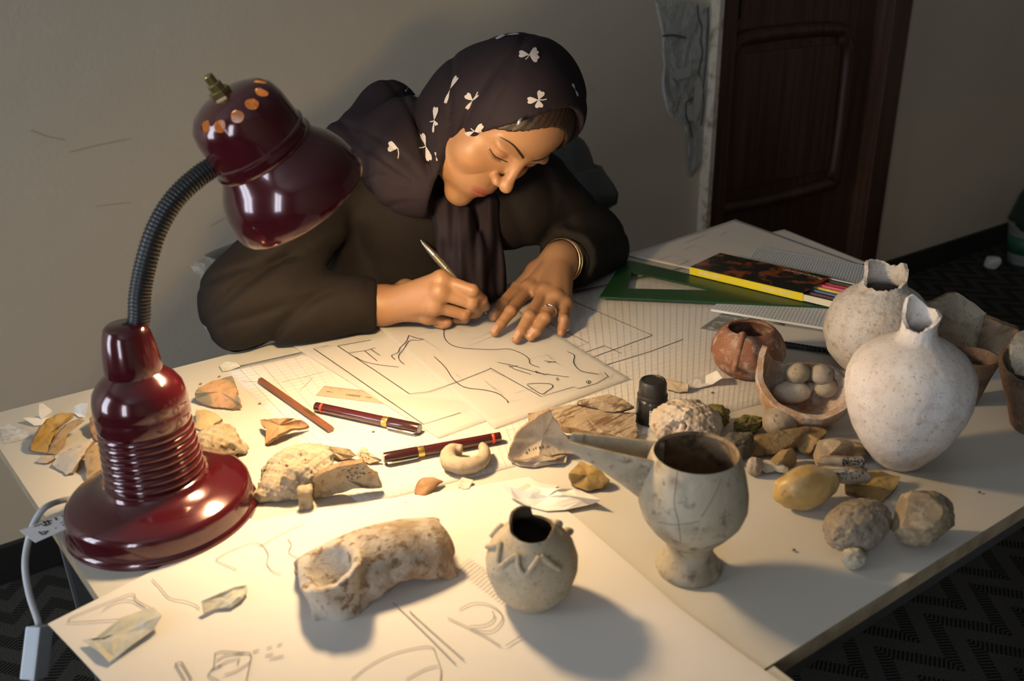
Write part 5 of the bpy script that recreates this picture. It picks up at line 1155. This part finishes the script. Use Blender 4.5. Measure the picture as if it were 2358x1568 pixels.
# large curved sherds at the back right
m_speck = clay('speckled_clay', (.40, .35, .27), (.48, .43, .34), (.30, .25, .18), (.14, .11, .075), s=1.3)
sherd('sherd', 'large speckled vessel wall sherd leaning behind the tall white pot', [(2128, 700, .085), (2150, 694, .086), (2185, 676, .090), (2206, 674, .090), (2240, 696, .082), (2272, 722, .072), (2268, 760, .050), (2255, 800, .026), (2240, 815, .018), (2180, 790, .030), (2140, 760, .045)], .008, m_speck, .012, 62)
sherd('sherd', 'brown patched wall sherd beside the speckled one', [(2270, 724, .074), (2300, 735, .070), (2345, 752, .060), (2352, 775, .048), (2300, 800, .030), (2262, 828, .010), (2250, 800, .024), (2262, 760, .050)], .008, clay('patchy_brown_clay', (.24, .17, .11), (.30, .22, .15), (.17, .12, .08)), .006, 63)
gR = 'sherds inside the right-hand bowl'
zr = zm(2100, 660, 2358, 1011)
sherd('sherd', 'round pale sherd standing inside the right-hand bowl', zr([(880, 520, 0.0832), (960, 410, 0.0896), (1080, 350, 0.0928), (1250, 420, 0.0864), (1260, 700, 0.0672), (1100, 820, 0.0544), (930, 790, 0.0544), (880, 640, 0.0704)]), .008, m_speck, .006, 64, group=gR)
sherd('sherd', 'curved grey strip sherd low inside the right-hand bowl', zr([(810, 770, 0.0525), (870, 750, 0.0550), (960, 830, 0.0525), (1150, 900, 0.0512), (1150, 950, 0.0448), (960, 930, 0.0448), (860, 870, 0.0461)]), .008, M('blue_grey_clay', (.30, .29, .28), .8, bump=[('noise', 120, .4, .001)]), .003, 65, group=gR)
# crumbs of clay
m_crumb = M('clay_crumb', (.20, .14, .08), .9)
for k_, (px, py) in enumerate(((1828, 1268), (462, 885), (598, 930), (1640, 905), (1765, 918), (935, 1160), (505, 868), (1318, 1160), (2255, 1135), (860, 995), (1530, 1115))):
    p = P(px, py, .0008); rock('clay_crumb', 'tiny dark clay crumb on the table top', 'crumb', p, (.004, .0026, .0018), m_crumb, k_, .3, .1, sub=2, group='crumbs scattered on the table')
# ------------------------------------------------------------------ the person
HS = np.array([.905, .225, -.36]); HF = np.array([-.13, -.66, -.74]); HU = np.array([.404, -.717, .568])
HF = unit(HF); HU = unit(HU - HF * (HU @ HF)); HS = unit(np.cross(HF, HU))
HW = np.column_stack([HS, HF, HU]); HC = np.array([.679, 1.054, TZ + .291]); HK = .001042   # metres per head-model mm
HWf = HW.astype(np.float32)
def h2w(v): return HC + HW @ (np.asarray(v, float) * HK)
def w2h(p): return (p - HC.astype(np.float32)) @ HWf / np.float32(HK)
NK = h2w((0, -48, -132))
# joints (heights above the table top)
SHR, SHL = PD(765, 425, 1.33), PD(1232, 440, 1.41)
ELR = PD(562, 705, 1.22); WRR = P(880, 703, .036)
ELL = PD(1366, 568, 1.50); WRL = P(1290, 600, .060)
PEL = np.array([.63, 1.33, .56]); CHE = (SHR + SHL) / 2 * .55 + PEL * .45
Lh = dict(th=[P(1236, 624, .046), P(1192, 664, .030), P(1158, 701, .020), P(1136, 728, .0125)], i=[P(1217, 666, .038), P(1176, 717, .030), P(1153, 747, .018), P(1139, 765, .0115)], m=[P(1255, 676, .041), P(1219, 729, .032), P(1199, 764, .018), P(1189, 781, .0115)],
          r=[P(1280, 690, .038), P(1255, 732, .030), P(1235, 763, .017), P(1222, 776, .0112)], p=[P(1300, 703, .030), P(1298, 735, .024), P(1295, 755, .014), P(1292, 766, .0100)])
Rh = dict(i=[P(1016, 644, .083), P(1088, 669, .070), P(1110, 690, .050), P(1118, 706, .034)], m=[P(1012, 672, .069), P(1086, 698, .051), P(1099, 712, .031), P(1090, 722, .020)], r=[P(998, 704, .048), P(1068, 723, .031), P(1070, 733, .016), P(1050, 735, .014)],
          p=[P(985, 728, .026), P(1028, 742, .0145), P(1020, 747, .0115), P(1005, 745, .0115)], th=[P(935, 668, .044), P(1010, 688, .044), P(1060, 700, .036), P(1100, 716, .024)])
RAD = dict(th=(.0130, .0105, .0094, .0072), i=(.0100, .0086, .0074, .0064), m=(.0102, .0089, .0076, .0066), r=(.0096, .0083, .0072, .0062), p=(.0086, .0073, .0064, .0056))
def hand_sdf(p, Hd, wr, el, flat):
    d = s_cone(p, wr + (el - wr) * .75, wr, .040, .0265)
    palm = None
    for k in ('i', 'm', 'r', 'p'):
        c = s_cone(p, wr, Hd[k][0], .0195, .0120 if k != 'p' else .0105); palm = c if palm is None else smin(palm, c, .012)
    for a, b in (('i', 'm'), ('m', 'r'), ('r', 'p')): palm = smin(palm, s_cone(p, Hd[a][0], Hd[b][0], .0105, .0100), .008)
    d = smin(d, palm, .016)
    d = smin(d, s_cone(p, wr, Hd['th'][0], .019, .0155), .012)
    fing = None
    for k in ('i', 'm', 'r', 'p', 'th'):
        J, r = Hd[k], RAD[k]; f = None
        for a in range(3):
            c = s_cone(p, J[a], J[a + 1], r[a], r[a + 1]); f = c if f is None else smin(f, c, .0022)
        f = smin(f, np.linalg.norm(p - p3(J[1]), axis=-1) - r[1] * 1.06, .002)          # knuckle
        f = smin(f, np.linalg.norm(p - p3(J[2]), axis=-1) - r[2] * 1.02, .0015)
        d = smin(d, f, .0065 if k != 'th' else .010) if True else d
        mc = Hd[k][0] + np.array([0, 0, .0025 if flat else .001]) + (np.zeros(3) if flat else unit(CAM - Hd[k][0]) * .003)
        if k != 'th':
            d = smin(d, np.linalg.norm(p - p3(mc), axis=-1) - r[0] * 1.06, .006)
            d = smin(d, s_cone(p, wr + (J[0] - wr) * .30 + np.array([0, 0, .010 if flat else .004]), J[0] + np.array([0, 0, .004]), .006, .0055), .008)   # tendon
    return np.maximum(d, -(p[:, 2] - (TZ + .0062)) )
def head_sdf_mm(q):
    a = np.abs(q[:, 0:1]); m = np.concatenate([a, q[:, 1:]], 1)                          # mirrored copy for paired features
    d = s_ell(q, (0, 6, 38), (71, 77, 78))
    d = smin(d, s_ell(q, (0, 36, 46), (61, 53, 58)), 18)
    d = smin(d, s_ell(q, (0, 30, -14), (62, 58, 72)), 18)
    d = smin(d, s_ell(q, (0, 36, -60), (55, 48, 39)), 18)
    d = smin(d, s_ell(q, (0, 66, -52), (33, 27, 32)), 14)
    d = smin(d, s_ell(q, (0, 73, -91), (22, 18, 15)), 13)
    d = smin(d, s_ell(m, (38, 57, -20), (25, 23, 24)), 14)
    d = smin(d, s_ell(m, (26, 76, 27), (26, 14, 9)), 10)
    d = smax(d, -s_ell(m, (29, 96, 15), (16, 13, 10.5)), 9)                              # eye sockets
    d = smin(d, s_cone(q, (0, 84, 26), (0, 101, -8), 6.5, 7.5), 9)                       # nose
    d = smin(d, s_ell(q, (0, 104, -14), (9.3, 11, 9.4)), 5)
    d = smin(d, s_ell(m, (11.0, 95, -18), (6.8, 9.5, 6.6)), 4)
    d = smax(d, -s_ell(m, (6.2, 102, -25.5), (3.6, 6, 4)), 2)
    d = smin(d, s_ell(m, (29, 71, 14), (15.5, 13.5, 11.5)), 3)                           # lids over the eyeball
    lidz = q[:, 2] - (6.5 + .014 * (a[:, 0] - 29) ** 2)
    d = d + 1.0 * np.exp(-(lidz / 1.3) ** 2) * np.exp(-((a[:, 0] - 29) / 13) ** 4) * (q[:, 1] > 72)   # lid opening line
    d = d + .9 * np.exp(-((q[:, 2] - 23.0 + .010 * (a[:, 0] - 29) ** 2) / 1.6) ** 2) * np.exp(-((a[:, 0] - 29) / 14) ** 4) * (q[:, 1] > 70)   # lid crease
    up = s_ell(q, (0, 87.5, -48.5), (20, 9.0, 4.8)); lo = s_ell(q, (0, 86, -58), (17.5, 9.5, 6.0))
    d = smin(d, up, 4.5); d = smin(d, lo, 4)
    mz = q[:, 2] - (-53.4 - .006 * q[:, 0] ** 2)
    d = d + 2.8 * np.exp(-(mz / 1.1) ** 2) * np.exp(-(q[:, 0] / 21) ** 4) * (q[:, 1] > 72)
    d = d + .7 * np.exp(-(q[:, 0] / 3.2) ** 2) * np.exp(-((q[:, 2] + 35) / 6) ** 2) * (q[:, 1] > 80)      # philtrum
    d = d + 1.1 * np.exp(-((a[:, 0] - 27 - .55 * (-30 - q[:, 2])) / 3.0) ** 2) * np.exp(-((q[:, 2] + 36) / 13) ** 2) * (q[:, 1] > 60)  # cheek fold
    d = smin(d, s_cone(q, (0, -12, -50), (0, -50, -150), 50, 55), 16)
    return d
def head_sdf(p): return head_sdf_mm(w2h(p)) * np.float32(HK)
def body_sdf(p):
    d = s_cone(p, PEL, CHE + p3((-.02, .02, 0)), .125, .095); d = smin(d, s_cone(p, CHE + p3((-.02, .02, 0)), (SHR + SHL) / 2 - np.array([.03, -.045, .06]), .092, .07), .04)
    d = smin(d, s_cone(p, NK, (SHR + SHL) / 2 + np.array([-.02, .03, -.03]), .05, .06), .04); d = smin(d, s_cone(p, SHR, SHL, .045, .045), .03)
    for sh, el, wr in ((SHR, ELR, WRR), (SHL, ELL, WRL)):
        d = smin(d, s_cone(p, sh, el, .044, .036), .02); d = smin(d, s_cone(p, el, wr, .036, .026), .015)
    for sx in (-1, 1):
        hip = PEL + np.array([sx * .09, -.02, -.03]); kn = np.array([PEL[0] + sx * .11, .90, .50]); an = np.array([PEL[0] + sx * .11, .98, .09])
        d = smin(d, s_cone(p, hip, kn, .080, .058), .04); d = smin(d, s_cone(p, kn, an, .055, .036), .02); d = smin(d, s_cone(p, an, an + np.array([0, -.13, -.05]), .034, .026), .02)
    return d
person = thing('person', 'person in a dark headscarf and coat bent over the table, drawing with a pen', 'person', (PEL[0], PEL[1], 0))
Vb, Fb = surfnet(body_sdf, np.array([.15, .70, .005]), np.array([1.15, 1.56, 1.12]), .010)
Vh_, Fh_ = surfnet(head_sdf, HC - .19, HC + np.array([.15, .20, .13]), .0017)
hv = lambda Hd, wr, el, fl: surfnet(lambda p: hand_sdf(p, Hd, wr, el, fl), np.min([np.min(v, 0) for v in Hd.values()] + [wr], 0) - .035, np.max([np.max(v, 0) for v in Hd.values()] + [wr], 0) + .035, .0013)
VL, FL = hv(Lh, WRL, ELL, True); VR, FR = hv(Rh, WRR, ELR, False)
skin = np.array([.31, .163, .080])
def tints():
    T = []
    for V in (Vb, Vh_, VL, VR):
        t = np.tile(skin, (len(V), 1))
        if V is Vh_:
            q = w2h(V.astype(np.float32)).astype(float); a = np.abs(q[:, 0])
            lip = np.minimum(s_ell(q, (0, 87.5, -48.5), (21, 10, 5.0)), s_ell(q, (0, 86, -58), (18.5, 10.5, 6.2))); k = np.clip((1.6 - lip) / 1.6, 0, 1)[:, None] * (q[:, 1:2] > 80)
            t = t * (1 - k) + np.array([.27, .085, .055]) * k
            k = .55 * np.exp(-(((a - 29) / 17) ** 2 + ((q[:, 2] - 13) / 9) ** 2))[:, None] * (q[:, 1:2] > 66); t = t * (1 - k) + np.array([.26, .12, .065]) * k
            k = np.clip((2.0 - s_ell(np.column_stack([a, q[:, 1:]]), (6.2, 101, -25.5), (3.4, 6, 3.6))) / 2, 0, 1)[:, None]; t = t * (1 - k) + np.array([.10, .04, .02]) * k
            k = .25 * np.exp(-((a - 34) / 16) ** 2 - ((q[:, 2] + 16) / 16) ** 2)[:, None] * (q[:, 1:2] > 50); t = t * (1 - k) + np.array([.38, .17, .09]) * k
        elif V is not Vb:
            for Hd in (Lh, Rh):
                for f in 'imrp':
                    for j in (1, 2):
                        k = .35 * np.exp(-(np.linalg.norm(V - Hd[f][j], axis=1) / .009) ** 2)[:, None]; t = t * (1 - k) + np.array([.29, .135, .07]) * k
        T.append(t)
    return np.concatenate(T)
m_skin = M('warm_skin', skin, .46, [('noise', 240, .60, .75, (.31, .165, .088))], [('noise', 520, .12, .0005), ('vor', 900, .08, .0003)], sss=.12, tint=True, spec=.4)
Vall, Fall = join((Vb, Fb), (Vh_, Fh_), (VL, FL), (VR, FR))
body = mk('body', Vall, Fall, m_skin, person, colors=tints())
bvh = BVHTree.FromPolygons([Vector(v) for v in Vh_], [tuple(f) for f in Fh_]); bvR = BVHTree.FromPolygons([Vector(v) for v in VR], [tuple(f) for f in FR]); bvL = BVHTree.FromPolygons([Vector(v) for v in VL], [tuple(f) for f in FL])
def face_pt(s, u, off=.4):
    l, nr, _, _ = bvh.ray_cast(Vector(h2w((s, 160, u))), Vector(-HF)); return np.array(l + nr * off * HK)
m_hair = M('dark_brown_hair', (.018, .009, .0045), .45, [('noise', 300, .5, .7, (.032, .016, .008), (1, .2, 1))], [('noise', 500, .6, .001, (1, .15, 1))])
for sg in (-1, 1):
    cl = [(sg * a, b) for a, b in ((9, 30), (16, 33), (25, 36), (34, 38), (43, 37), (51, 33))]; cc = crom([np.array(c_) for c_ in cl], 4)
    pa = [face_pt(c_[0], c_[1] + 1.6 * (1 - (i / len(cc)) ** 2)) for i, c_ in enumerate(cc)]; pb2 = [face_pt(c_[0], c_[1] - 1.6 * (1 - (i / len(cc)) ** 2)) for i, c_ in enumerate(cc)]
    n = len(cc); mk('eyebrow', pa + pb2, [(i, i + 1, n + i + 1, n + i) for i in range(n - 1)], m_hair, body)
    ln = [face_pt(sg * (15 + 29 * t), 6.2 + .014 * (15 + 29 * t - 29) ** 2, .5) for t in np.linspace(0, 1, 14)]
    parts = [tube(ln, .0007, 6)]
    for i, t in enumerate(np.linspace(.30, 1, 15)):
        b0 = face_pt(sg * (15 + 29 * t), 6.2 + .014 * (15 + 29 * t - 29) ** 2, .3); e0 = b0 + (HF * 3.4 - HU * 4.2 + HS * sg * ((t - .4) * 5 + random.uniform(-1, 1))) * HK
        parts.append(tube([b0, (b0 + e0) / 2 - HU * .7 * HK, e0], [.00022, .00018, .00008], 4))
    mk('eyelashes', *join(*parts), m_hair, body)
# nails on the flat hand
m_nail = M('fingernail', (.44, .265, .185), .25, coat=.4)
for k in ('th', 'i', 'm', 'r', 'p'):
    J = Lh[k]; d = unit(J[3] - J[2]); tip = J[3] + d * RAD[k][3] * .25; V = []; ok = True
    sdv = unit(np.cross(d, (0, 0, 1)))
    for i in range(7):
        for j in range(5):
            u, v = i / 6 - .62, (j - 2) / 2; wv = 1 - .25 * (abs(i - 3) / 3) ** 3
            q = tip + d * u * .0105 + sdv * v * wv * RAD[k][3] * .66
            l, nr, _, _ = bvL.ray_cast(Vector(q + np.array([0, 0, .03])), Vector((0, 0, -1)))
            if l is None: ok = False; break
            V.append(np.array(l) + np.array(nr) * .0004)
        if not ok: break
    if ok: mk('fingernail', V, [(i * 5 + j, i * 5 + j + 1, (i + 1) * 5 + j + 1, (i + 1) * 5 + j) for i in range(6) for j in range(4)], m_nail, body)
# hair under the scarf
def hair_sdf(p):
    q = w2h(p); d = s_ell(q, (0, 6, 38), (75, 82, 83)); d = smin(d, s_ell(q, (0, 36, 46), (66, 58.5, 63.5)), 18)
    line = 87 - .015 * q[:, 0] ** 2 + .8 * np.sin(q[:, 0] * 1.3)
    return smax(d + .5 * np.sin(q[:, 0] * .9 + q[:, 2] * .2), -(q[:, 2] - line + .45 * np.maximum(0, 60 - q[:, 1])), 3) * np.float32(HK)
mk('hair', *surfnet(hair_sdf, HC - .165, HC + .135, .0024), m_hair, person)
m_metalp = M('silver_clip', (.7, .68, .66), .25, metal=.9)
# headscarf
SC1 = [(PD(960, 350, 1.315), (.095, .085, .082)), (PD(893, 262, 1.40), (.056, .05, .052)), (PD(850, 345, 1.37), (.078, .06, .062)), (PD(945, 395, 1.245), (.062, .04, .060)), (PD(1000, 420, 1.25), (.045, .045, .042)), (PD(1080, 400, 1.36), (.09, .06, .07))]
FP = PD(1010, 455, 1.22)
def hood(q):
    d = s_ell(q, (0, 8, 40), (80, 80, 90)); d = smin(d, s_ell(q, (0, 42, 58), (70, 60, 66)), 22)
    d = smin(d, s_ell(q, (0, -8, -26), (76, 76, 80)), 30); d = smin(d, s_ell(q, (-8, 16, -64), (62, 56, 40)), 24); d = smin(d, s_ell(q, (-12, -44, -8), (56, 52, 56)), 30)
    return d
def opening(q):
    o = s_ell(q, (-2, 96, 20), (67, 88, 97)); o = smin(o, s_ell(q, (-6, 97, -68), (67, 85, 68)), 20)
    return o
def scarf_sdf(p):
    q = w2h(p); d = hood(q) * np.float32(HK)
    for c, r in SC1: d = smin(d, s_ell(p, c, r), .035)
    v = (p - p3(FP)) @ RW.astype(np.float32); ph = np.arctan2(-v[:, 1], v[:, 0]); rr = np.linalg.norm(v[:, :2], axis=1)
    fold = np.sin(ph * 11 + rr * 9) * .5 + np.sin(ph * 19 - rr * 13 + 1) * .32 + np.sin(ph * 7 + rr * 22) * .3
    wgt = np.clip(rr / .05, 0, 1) * np.clip(1.15 - rr / .30, .12, 1)
    face_side = np.clip((q[:, 1] - 45) / 40, 0, 1)
    crease = np.exp(-(np.sin(ph * 4.5 + rr * 5 + .6) / .16) ** 2) + .8 * np.exp(-(np.sin(ph * 6.5 - rr * 7 + 1.2) / .13) ** 2)
    d = d + (.0026 * fold + .0065 * crease) * wgt * (1 - .75 * face_side)
    d = d + .0016 * np.sin(q[:, 2] * .055 + q[:, 0] * .05) * (1 - face_side)
    # hem hanging to the left of the neck
    d = smax(d, -(opening(q)) * np.float32(HK), .007)
    return d
def tail_sdf(p):
    A = PD(1038, 482, 1.295); B = PD(1052, 530, 1.305); Cc = PD(1068, 600, 1.325); D = PD(1082, 668, 1.345)
    d = s_cone(p, A, B, .022, .030); d = smin(d, s_cone(p, B, Cc, .030, .036), .012); d = smin(d, s_cone(p, Cc, D, .036, .040), .012)
    d = smin(d, s_cone(p, PD(1003, 470, 1.285), PD(1050, 645, 1.325), .015, .018), .006)
    d = smin(d, s_cone(p, PD(1112, 475, 1.33), PD(1125, 655, 1.36), .024, .026), .010)
    v = (p - p3(A)) @ RW.astype(np.float32)
    return d + .0035 * np.sin(v[:, 0] * 190 + v[:, 1] * 25) + .002 * np.sin(v[:, 0] * 420 - v[:, 1] * 18)
m_scarf = M('plum_black_scarf', (.0125, .008, .0115), .8, [('noise', 14, .45, .7, (.0095, .006, .009))], [('noise', 900, .15, .0004)], spec=.2)
allc = np.array([c for c, r in SC1])
scV, scF = surfnet(lambda p: np.minimum(scarf_sdf(p), tail_sdf(p)), np.array([.36, .84, TZ + .0]), np.array([.90, 1.42, TZ + .44]), .0030)
def relax(V, F, it, k=.5):
    F4 = np.array(F); V = V.copy(); e = np.concatenate([F4[:, [0, 1]], F4[:, [1, 2]], F4[:, [2, 3]], F4[:, [3, 0]]]); n = np.bincount(e.ravel(), minlength=len(V))[:, None] + 1e-9
    for _ in range(it):
        A = np.zeros_like(V); np.add.at(A, e[:, 0], V[e[:, 1]]); np.add.at(A, e[:, 1], V[e[:, 0]]); V += k * (A / n - V)
    return V
scV = relax(scV, scF, 4)
scarf = mk('headscarf', scV, scF, m_scarf, person)
bvS = BVHTree.FromPolygons([Vector(v) for v in scV], [tuple(f) for f in scF])
# printed clovers
m_clover = M('pale_clover_print', (.40, .375, .37), .8)
zc = zm(760, 50, 1460, 2195)
HEART = [(0, 0), (.2, .16), (.45, .36), (.7, .5), (.92, .44), (1.0, .24), (.90, 0), (1.0, -.24), (.92, -.44), (.7, -.5), (.45, -.36), (.2, -.16)]
def leaf(c, t, w):
    c, t = np.array(c, float), np.array(t, float); d = t - c; L_ = np.linalg.norm(d); d /= L_; n_ = np.array([-d[1], d[0]])
    return [tuple(c + d * a * L_ + n_ * b * w) for a, b in HEART], tuple(c + d * .6 * L_)
def clover(c, leaves, stem=None):
    V = []; F = []
    for t, w_ in leaves:
        pts, mid = leaf(c, t, w_); dense = []
        for i in range(len(pts)):
            dense += [pts[i], tuple((np.array(pts[i]) + np.array(pts[(i + 1) % len(pts)])) / 2)]
        q = [on_surf(bvS, *a, .0012) for a in zc(dense)]; mdp = on_surf(bvS, *zc([mid])[0], .0012)
        if mdp is None: continue
        q = [a if a is not None and np.linalg.norm(a - mdp) < .03 else mdp for a in q]; b = len(V); V += q + [mdp]; n_ = len(q)
        mids = [(a + mdp) / 2 for a in q]; mids = [on_surf(bvS, *pix(a), .0012) if on_surf(bvS, *pix(a)) is not None else a for a in mids]; b2 = len(V); V += mids
        F += [(b + i, b + (i + 1) % n_, b2 + (i + 1) % n_, b2 + i) for i in range(n_)] + [(b2 + i, b2 + (i + 1) % n_, b + n_) for i in range(n_)]
    if stem:
        q = [on_surf(bvS, *a, .0012) for a in zc([c, ((c[0] + stem[0]) / 2 + 4, (c[1] + stem[1]) / 2 + 3), stem])]
        if all(a is not None for a in q):
            v, f = ribbons([q], .0013, unit(CAM - q[0])); b = len(V); V += list(v); F += [tuple(i + b for i in g) for g in f]
    if F: mk('clover_print', V, F, m_clover, scarf, smooth=False)
clover((1437, 242), [((1365, 236), 52), ((1498, 208), 56), ((1502, 280), 56)], (1410, 276))
clover((1503, 565), [((1424, 570), 50), ((1528, 502), 54), ((1510, 622), 60)], (1563, 560))
clover((1030, 568), [((985, 525), 50), ((985, 630), 26), ((1078, 530), 14)], (1068, 506))
clover((868, 492), [((918, 390), 18), ((932, 404), 12), ((834, 592), 22)])
clover((757, 712), [((770, 614), 38), ((776, 748), 26), ((748, 802), 14)], (726, 722))
clover((694, 900), [((662, 808), 44), ((722, 1006), 46)], (640, 914))
clover((492, 912), [((420, 900), 80)], (490, 990))
clover((1045, 790), [((978, 818), 34), ((1108, 742), 40), ((1098, 786), 24)], (1020, 768))
clover((1272, 103), [((1196, 128), 16), ((1366, 92), 10), ((1215, 104), 8)])
clover((768, 975), [((762, 942), 10), ((774, 1006), 8)])
clover((552, 492), [((572, 462), 12), ((540, 506), 16)])
clover((1764, 492), [((1744, 448), 14), ((1786, 540), 12)])
pc_ = on_surf(bvS, 1196, 276) if on_surf(bvS, 1196, 276) is not None else PD(1196, 276, 1.12)
mk('hair_clip', *tube([PD(1191, 289, depth(pc_) - .008), PD(1197, 278, depth(pc_) - .012), PD(1203, 270, depth(pc_) - .010)], [.0022, .0024, .0010], 8), m_metalp, person)
# coat
m_coat = M('dark_brown_coat', (.0078, .0053, .0042), .82, [('noise', 12, .42, .7, (.006, .0042, .0033))], [('noise', 700, .2, .0005)], spec=.25)
CFR = WRR + (ELR - WRR) * .06; CFL = WRL + (ELL - WRL) * .16
def coat_sdf(p):
    d = s_cone(p, PEL + p3((0, .0, -.02)), CHE + p3((-.02, .02, 0)), .165, .135); d = smin(d, s_cone(p, CHE + p3((-.02, .02, 0)), (SHR + SHL) / 2 - p3((.03, -.04, .06)), .13, .105), .05)
    d = smin(d, s_cone(p, SHR + p3((.03, 0, -.03)), SHL + p3((-.03, 0, -.02)), .070, .066), .04)
    a = s_cone(p, SHR, ELR + p3((.01, 0, .012)), .066, .057); a = smin(a, s_cone(p, ELR, CFR, .060, .040), .022)
    b = s_cone(p, SHL, ELL, .063, .054); b = smin(b, s_cone(p, ELL, CFL, .055, .047), .022)
    tr, tl = unit(WRR - ELR), unit(WRL - ELL)
    a = smax(a, (p - p3(CFR)) @ p3(tr) - .001, .003); b = smax(b, (p - p3(CFL)) @ p3(tl) - .001, .003)
    # sleeve folds gather at the elbows
    ra = (p - p3(ELR)) @ p3(tr); wa = np.exp(-((ra - .03) / .10) ** 2); va = (p - p3(ELR)) @ RW.astype(np.float32)
    cr = lambda x, s_: np.exp(-(np.sin(x) / s_) ** 2)
    a = a + wa * (.010 * cr((va[:, 0] * .70 + va[:, 1]) * 34 + 7 * va[:, 0] + .4, .30) + .006 * cr((va[:, 0] * .35 + va[:, 1]) * 48 + 2, .25) - .004) + .0012 * np.sin(va[:, 0] * 60)
    vb = (p - p3(ELL)) @ RW.astype(np.float32); rb_ = np.linalg.norm(p - p3(ELL), axis=1)
    b = b + np.exp(-(rb_ / .13) ** 2) * (.008 * cr((vb[:, 0] - vb[:, 1] * .5) * 30 + 1, .30) + .005 * cr((vb[:, 0] * .5 + vb[:, 1]) * 40 + 8 * vb[:, 2], .25) - .003)
    d = smin(d, a, .012); d = smin(d, b, .010)
    vt = (p - p3(CHE)) @ RW.astype(np.float32)
    d = d + .0025 * np.sin(vt[:, 0] * 38 + vt[:, 1] * 16) + .004 * cr(vt[:, 0] * 13 - vt[:, 1] * 5 + .6, .14)
    for sx in (-1, 1):
        hip = PEL + np.array([sx * .09, -.02, -.03]); kn = np.array([PEL[0] + sx * .11, .90, .50])
        d = smin(d, s_cone(p, hip, kn, .11, .085), .05)
    return smax(d, -(p[:, 2] - (TZ + .0075)) * ((p[:, 1] < YB + .004) | (p[:, 2] > TZ)) - 1.0 * ((p[:, 1] >= YB + .004) | (p[:, 2] < TZ - .02)), .001) if False else d
def coat_cut(p):
    d = coat_sdf(p)
    top = (TZ + .0078) - p[:, 2]                          # keep sleeves above the table
    slab_ = np.maximum(np.maximum(top, p[:, 1] - (YB + .003)), (TZ - .022) - p[:, 2])
    return np.maximum(d, -np.maximum(np.maximum(p[:, 2] - (TZ + .0078), p[:, 1] - (YB + .003)), (TZ - .024) - p[:, 2]))
mk('coat', *surfnet(coat_cut, np.array([.16, .72, .36]), np.array([1.14, 1.58, 1.14]), .0050), m_coat, person)
m_trs = M('black_trousers', (.012, .012, .013), .85); m_shoe = M('black_shoe', (.01, .01, .01), .4)
def tro(p):
    d = None
    for sx in (-1, 1):
        kn = np.array([PEL[0] + sx * .11, .90, .50]); an = np.array([PEL[0] + sx * .11, .98, .10]); c = s_cone(p, kn, an, .072, .060); d = c if d is None else np.minimum(d, c)
    return d
mk('trousers', *surfnet(tro, np.array([.42, .78, .03]), np.array([.90, 1.08, .60]), .008), m_trs, person)
for sx in (-1, 1):
    an = np.array([PEL[0] + sx * .11, .98, .06])
    mk('shoe', *surfnet(lambda p: np.maximum(smin(s_cone(p, an + np.array([0, .03, -.01]), an + np.array([0, -.15, -.025]), .045, .036), s_cone(p, an, an + np.array([0, 0, .05]), .042, .044), .02), .002 - p[:, 2]), an - np.array([.07, .22, .07]), an + np.array([.07, .10, .12]), .006), m_shoe, person)
# jewellery
m_goldb = M('gold_bangle', (.80, .55, .22), .18, metal=1.0); m_silv = M('silver_ring', (.82, .80, .76), .15, metal=1.0)
def loop(c, n_, r, squash=1, ph=0):
    a, b, _ = frame(n_); return [c + (a * math.cos(t) + b * math.sin(t) * squash) * r for t in np.linspace(0, 2 * math.pi, 49)]
axw = unit(WRL - ELL)
for k, (o_, tl_) in enumerate(((-.006, .10), (.000, .22))):
    tag(mk('bangle', *tube(loop(WRL + axw * o_ + np.array([0, 0, -.001]), axw + np.array([.0, tl_, tl_ * .6]), .0345), .0012, 8, False), m_goldb), 'thin gold bangle on the wrist of the flat hand, %s of the two' % ('nearer the sleeve' if k == 0 else 'nearer the fingers'), 'bangle', 'gold bangles')
dr_ = Lh['r'][1] - Lh['r'][0]; cr_ = Lh['r'][0] + dr_ * .62
rg = thing('finger_ring', 'silver ring with a small stone on the flat hand', 'ring', cr_)
mk('ring_band', *tube(loop(cr_, dr_, .0099), .0010, 8, False), m_silv, rg); mk('ring_stone', *lathe([(0, -.001), (.0024, 0), (.0017, .0018), (0, .0022)], 8, cr_ + unit(np.array([-.45, -.1, .9])) * .0102, (-.45, -.1, .9)), m_silv, rg, smooth=False)
# pen in the writing hand
pt_, pe = P(1125, 727, .0060), P(969, 553, .112); dn = unit(pe - pt_); Lp = np.linalg.norm(pe - pt_)
pn = thing('drawing_pen', 'grey metal pen held upright in the writing hand', 'pen', pt_)
m_penb = M('olive_grey_barrel', (.13, .12, .08), .38, metal=.3); m_pent = M('pewter_tip', (.42, .37, .30), .3, metal=.9)
mk('nib', *lathe([(.0004, 0), (.0005, .003), (.0016, .004), (.0018, .010)], 12, pt_, dn), m_chrome, pn); mk('grip_section', *lathe([(.0028, .008), (.0036, .016), (.0042, .030)], 16, pt_, dn), m_blk, pn)
mk('barrel', *lathe([(.0044, .028), (.0050, .032), (.0054, Lp * .55), (.0055, Lp * .80), (.0050, Lp * .81)], 20, pt_, dn), m_penb, pn, auto=.6); mk('barrel_ring', *lathe([(.0056, Lp * .62), (.0058, Lp * .623), (.0058, Lp * .635), (.0056, Lp * .638)], 20, pt_, dn), m_pent, pn)
mk('pen_tip_cone', *lathe([(.0056, Lp * .805), (.0056, Lp * .82), (.0030, Lp * .97), (.0016, Lp * .985), (.0014, Lp)], 20, pt_, dn), m_pent, pn, auto=.6)
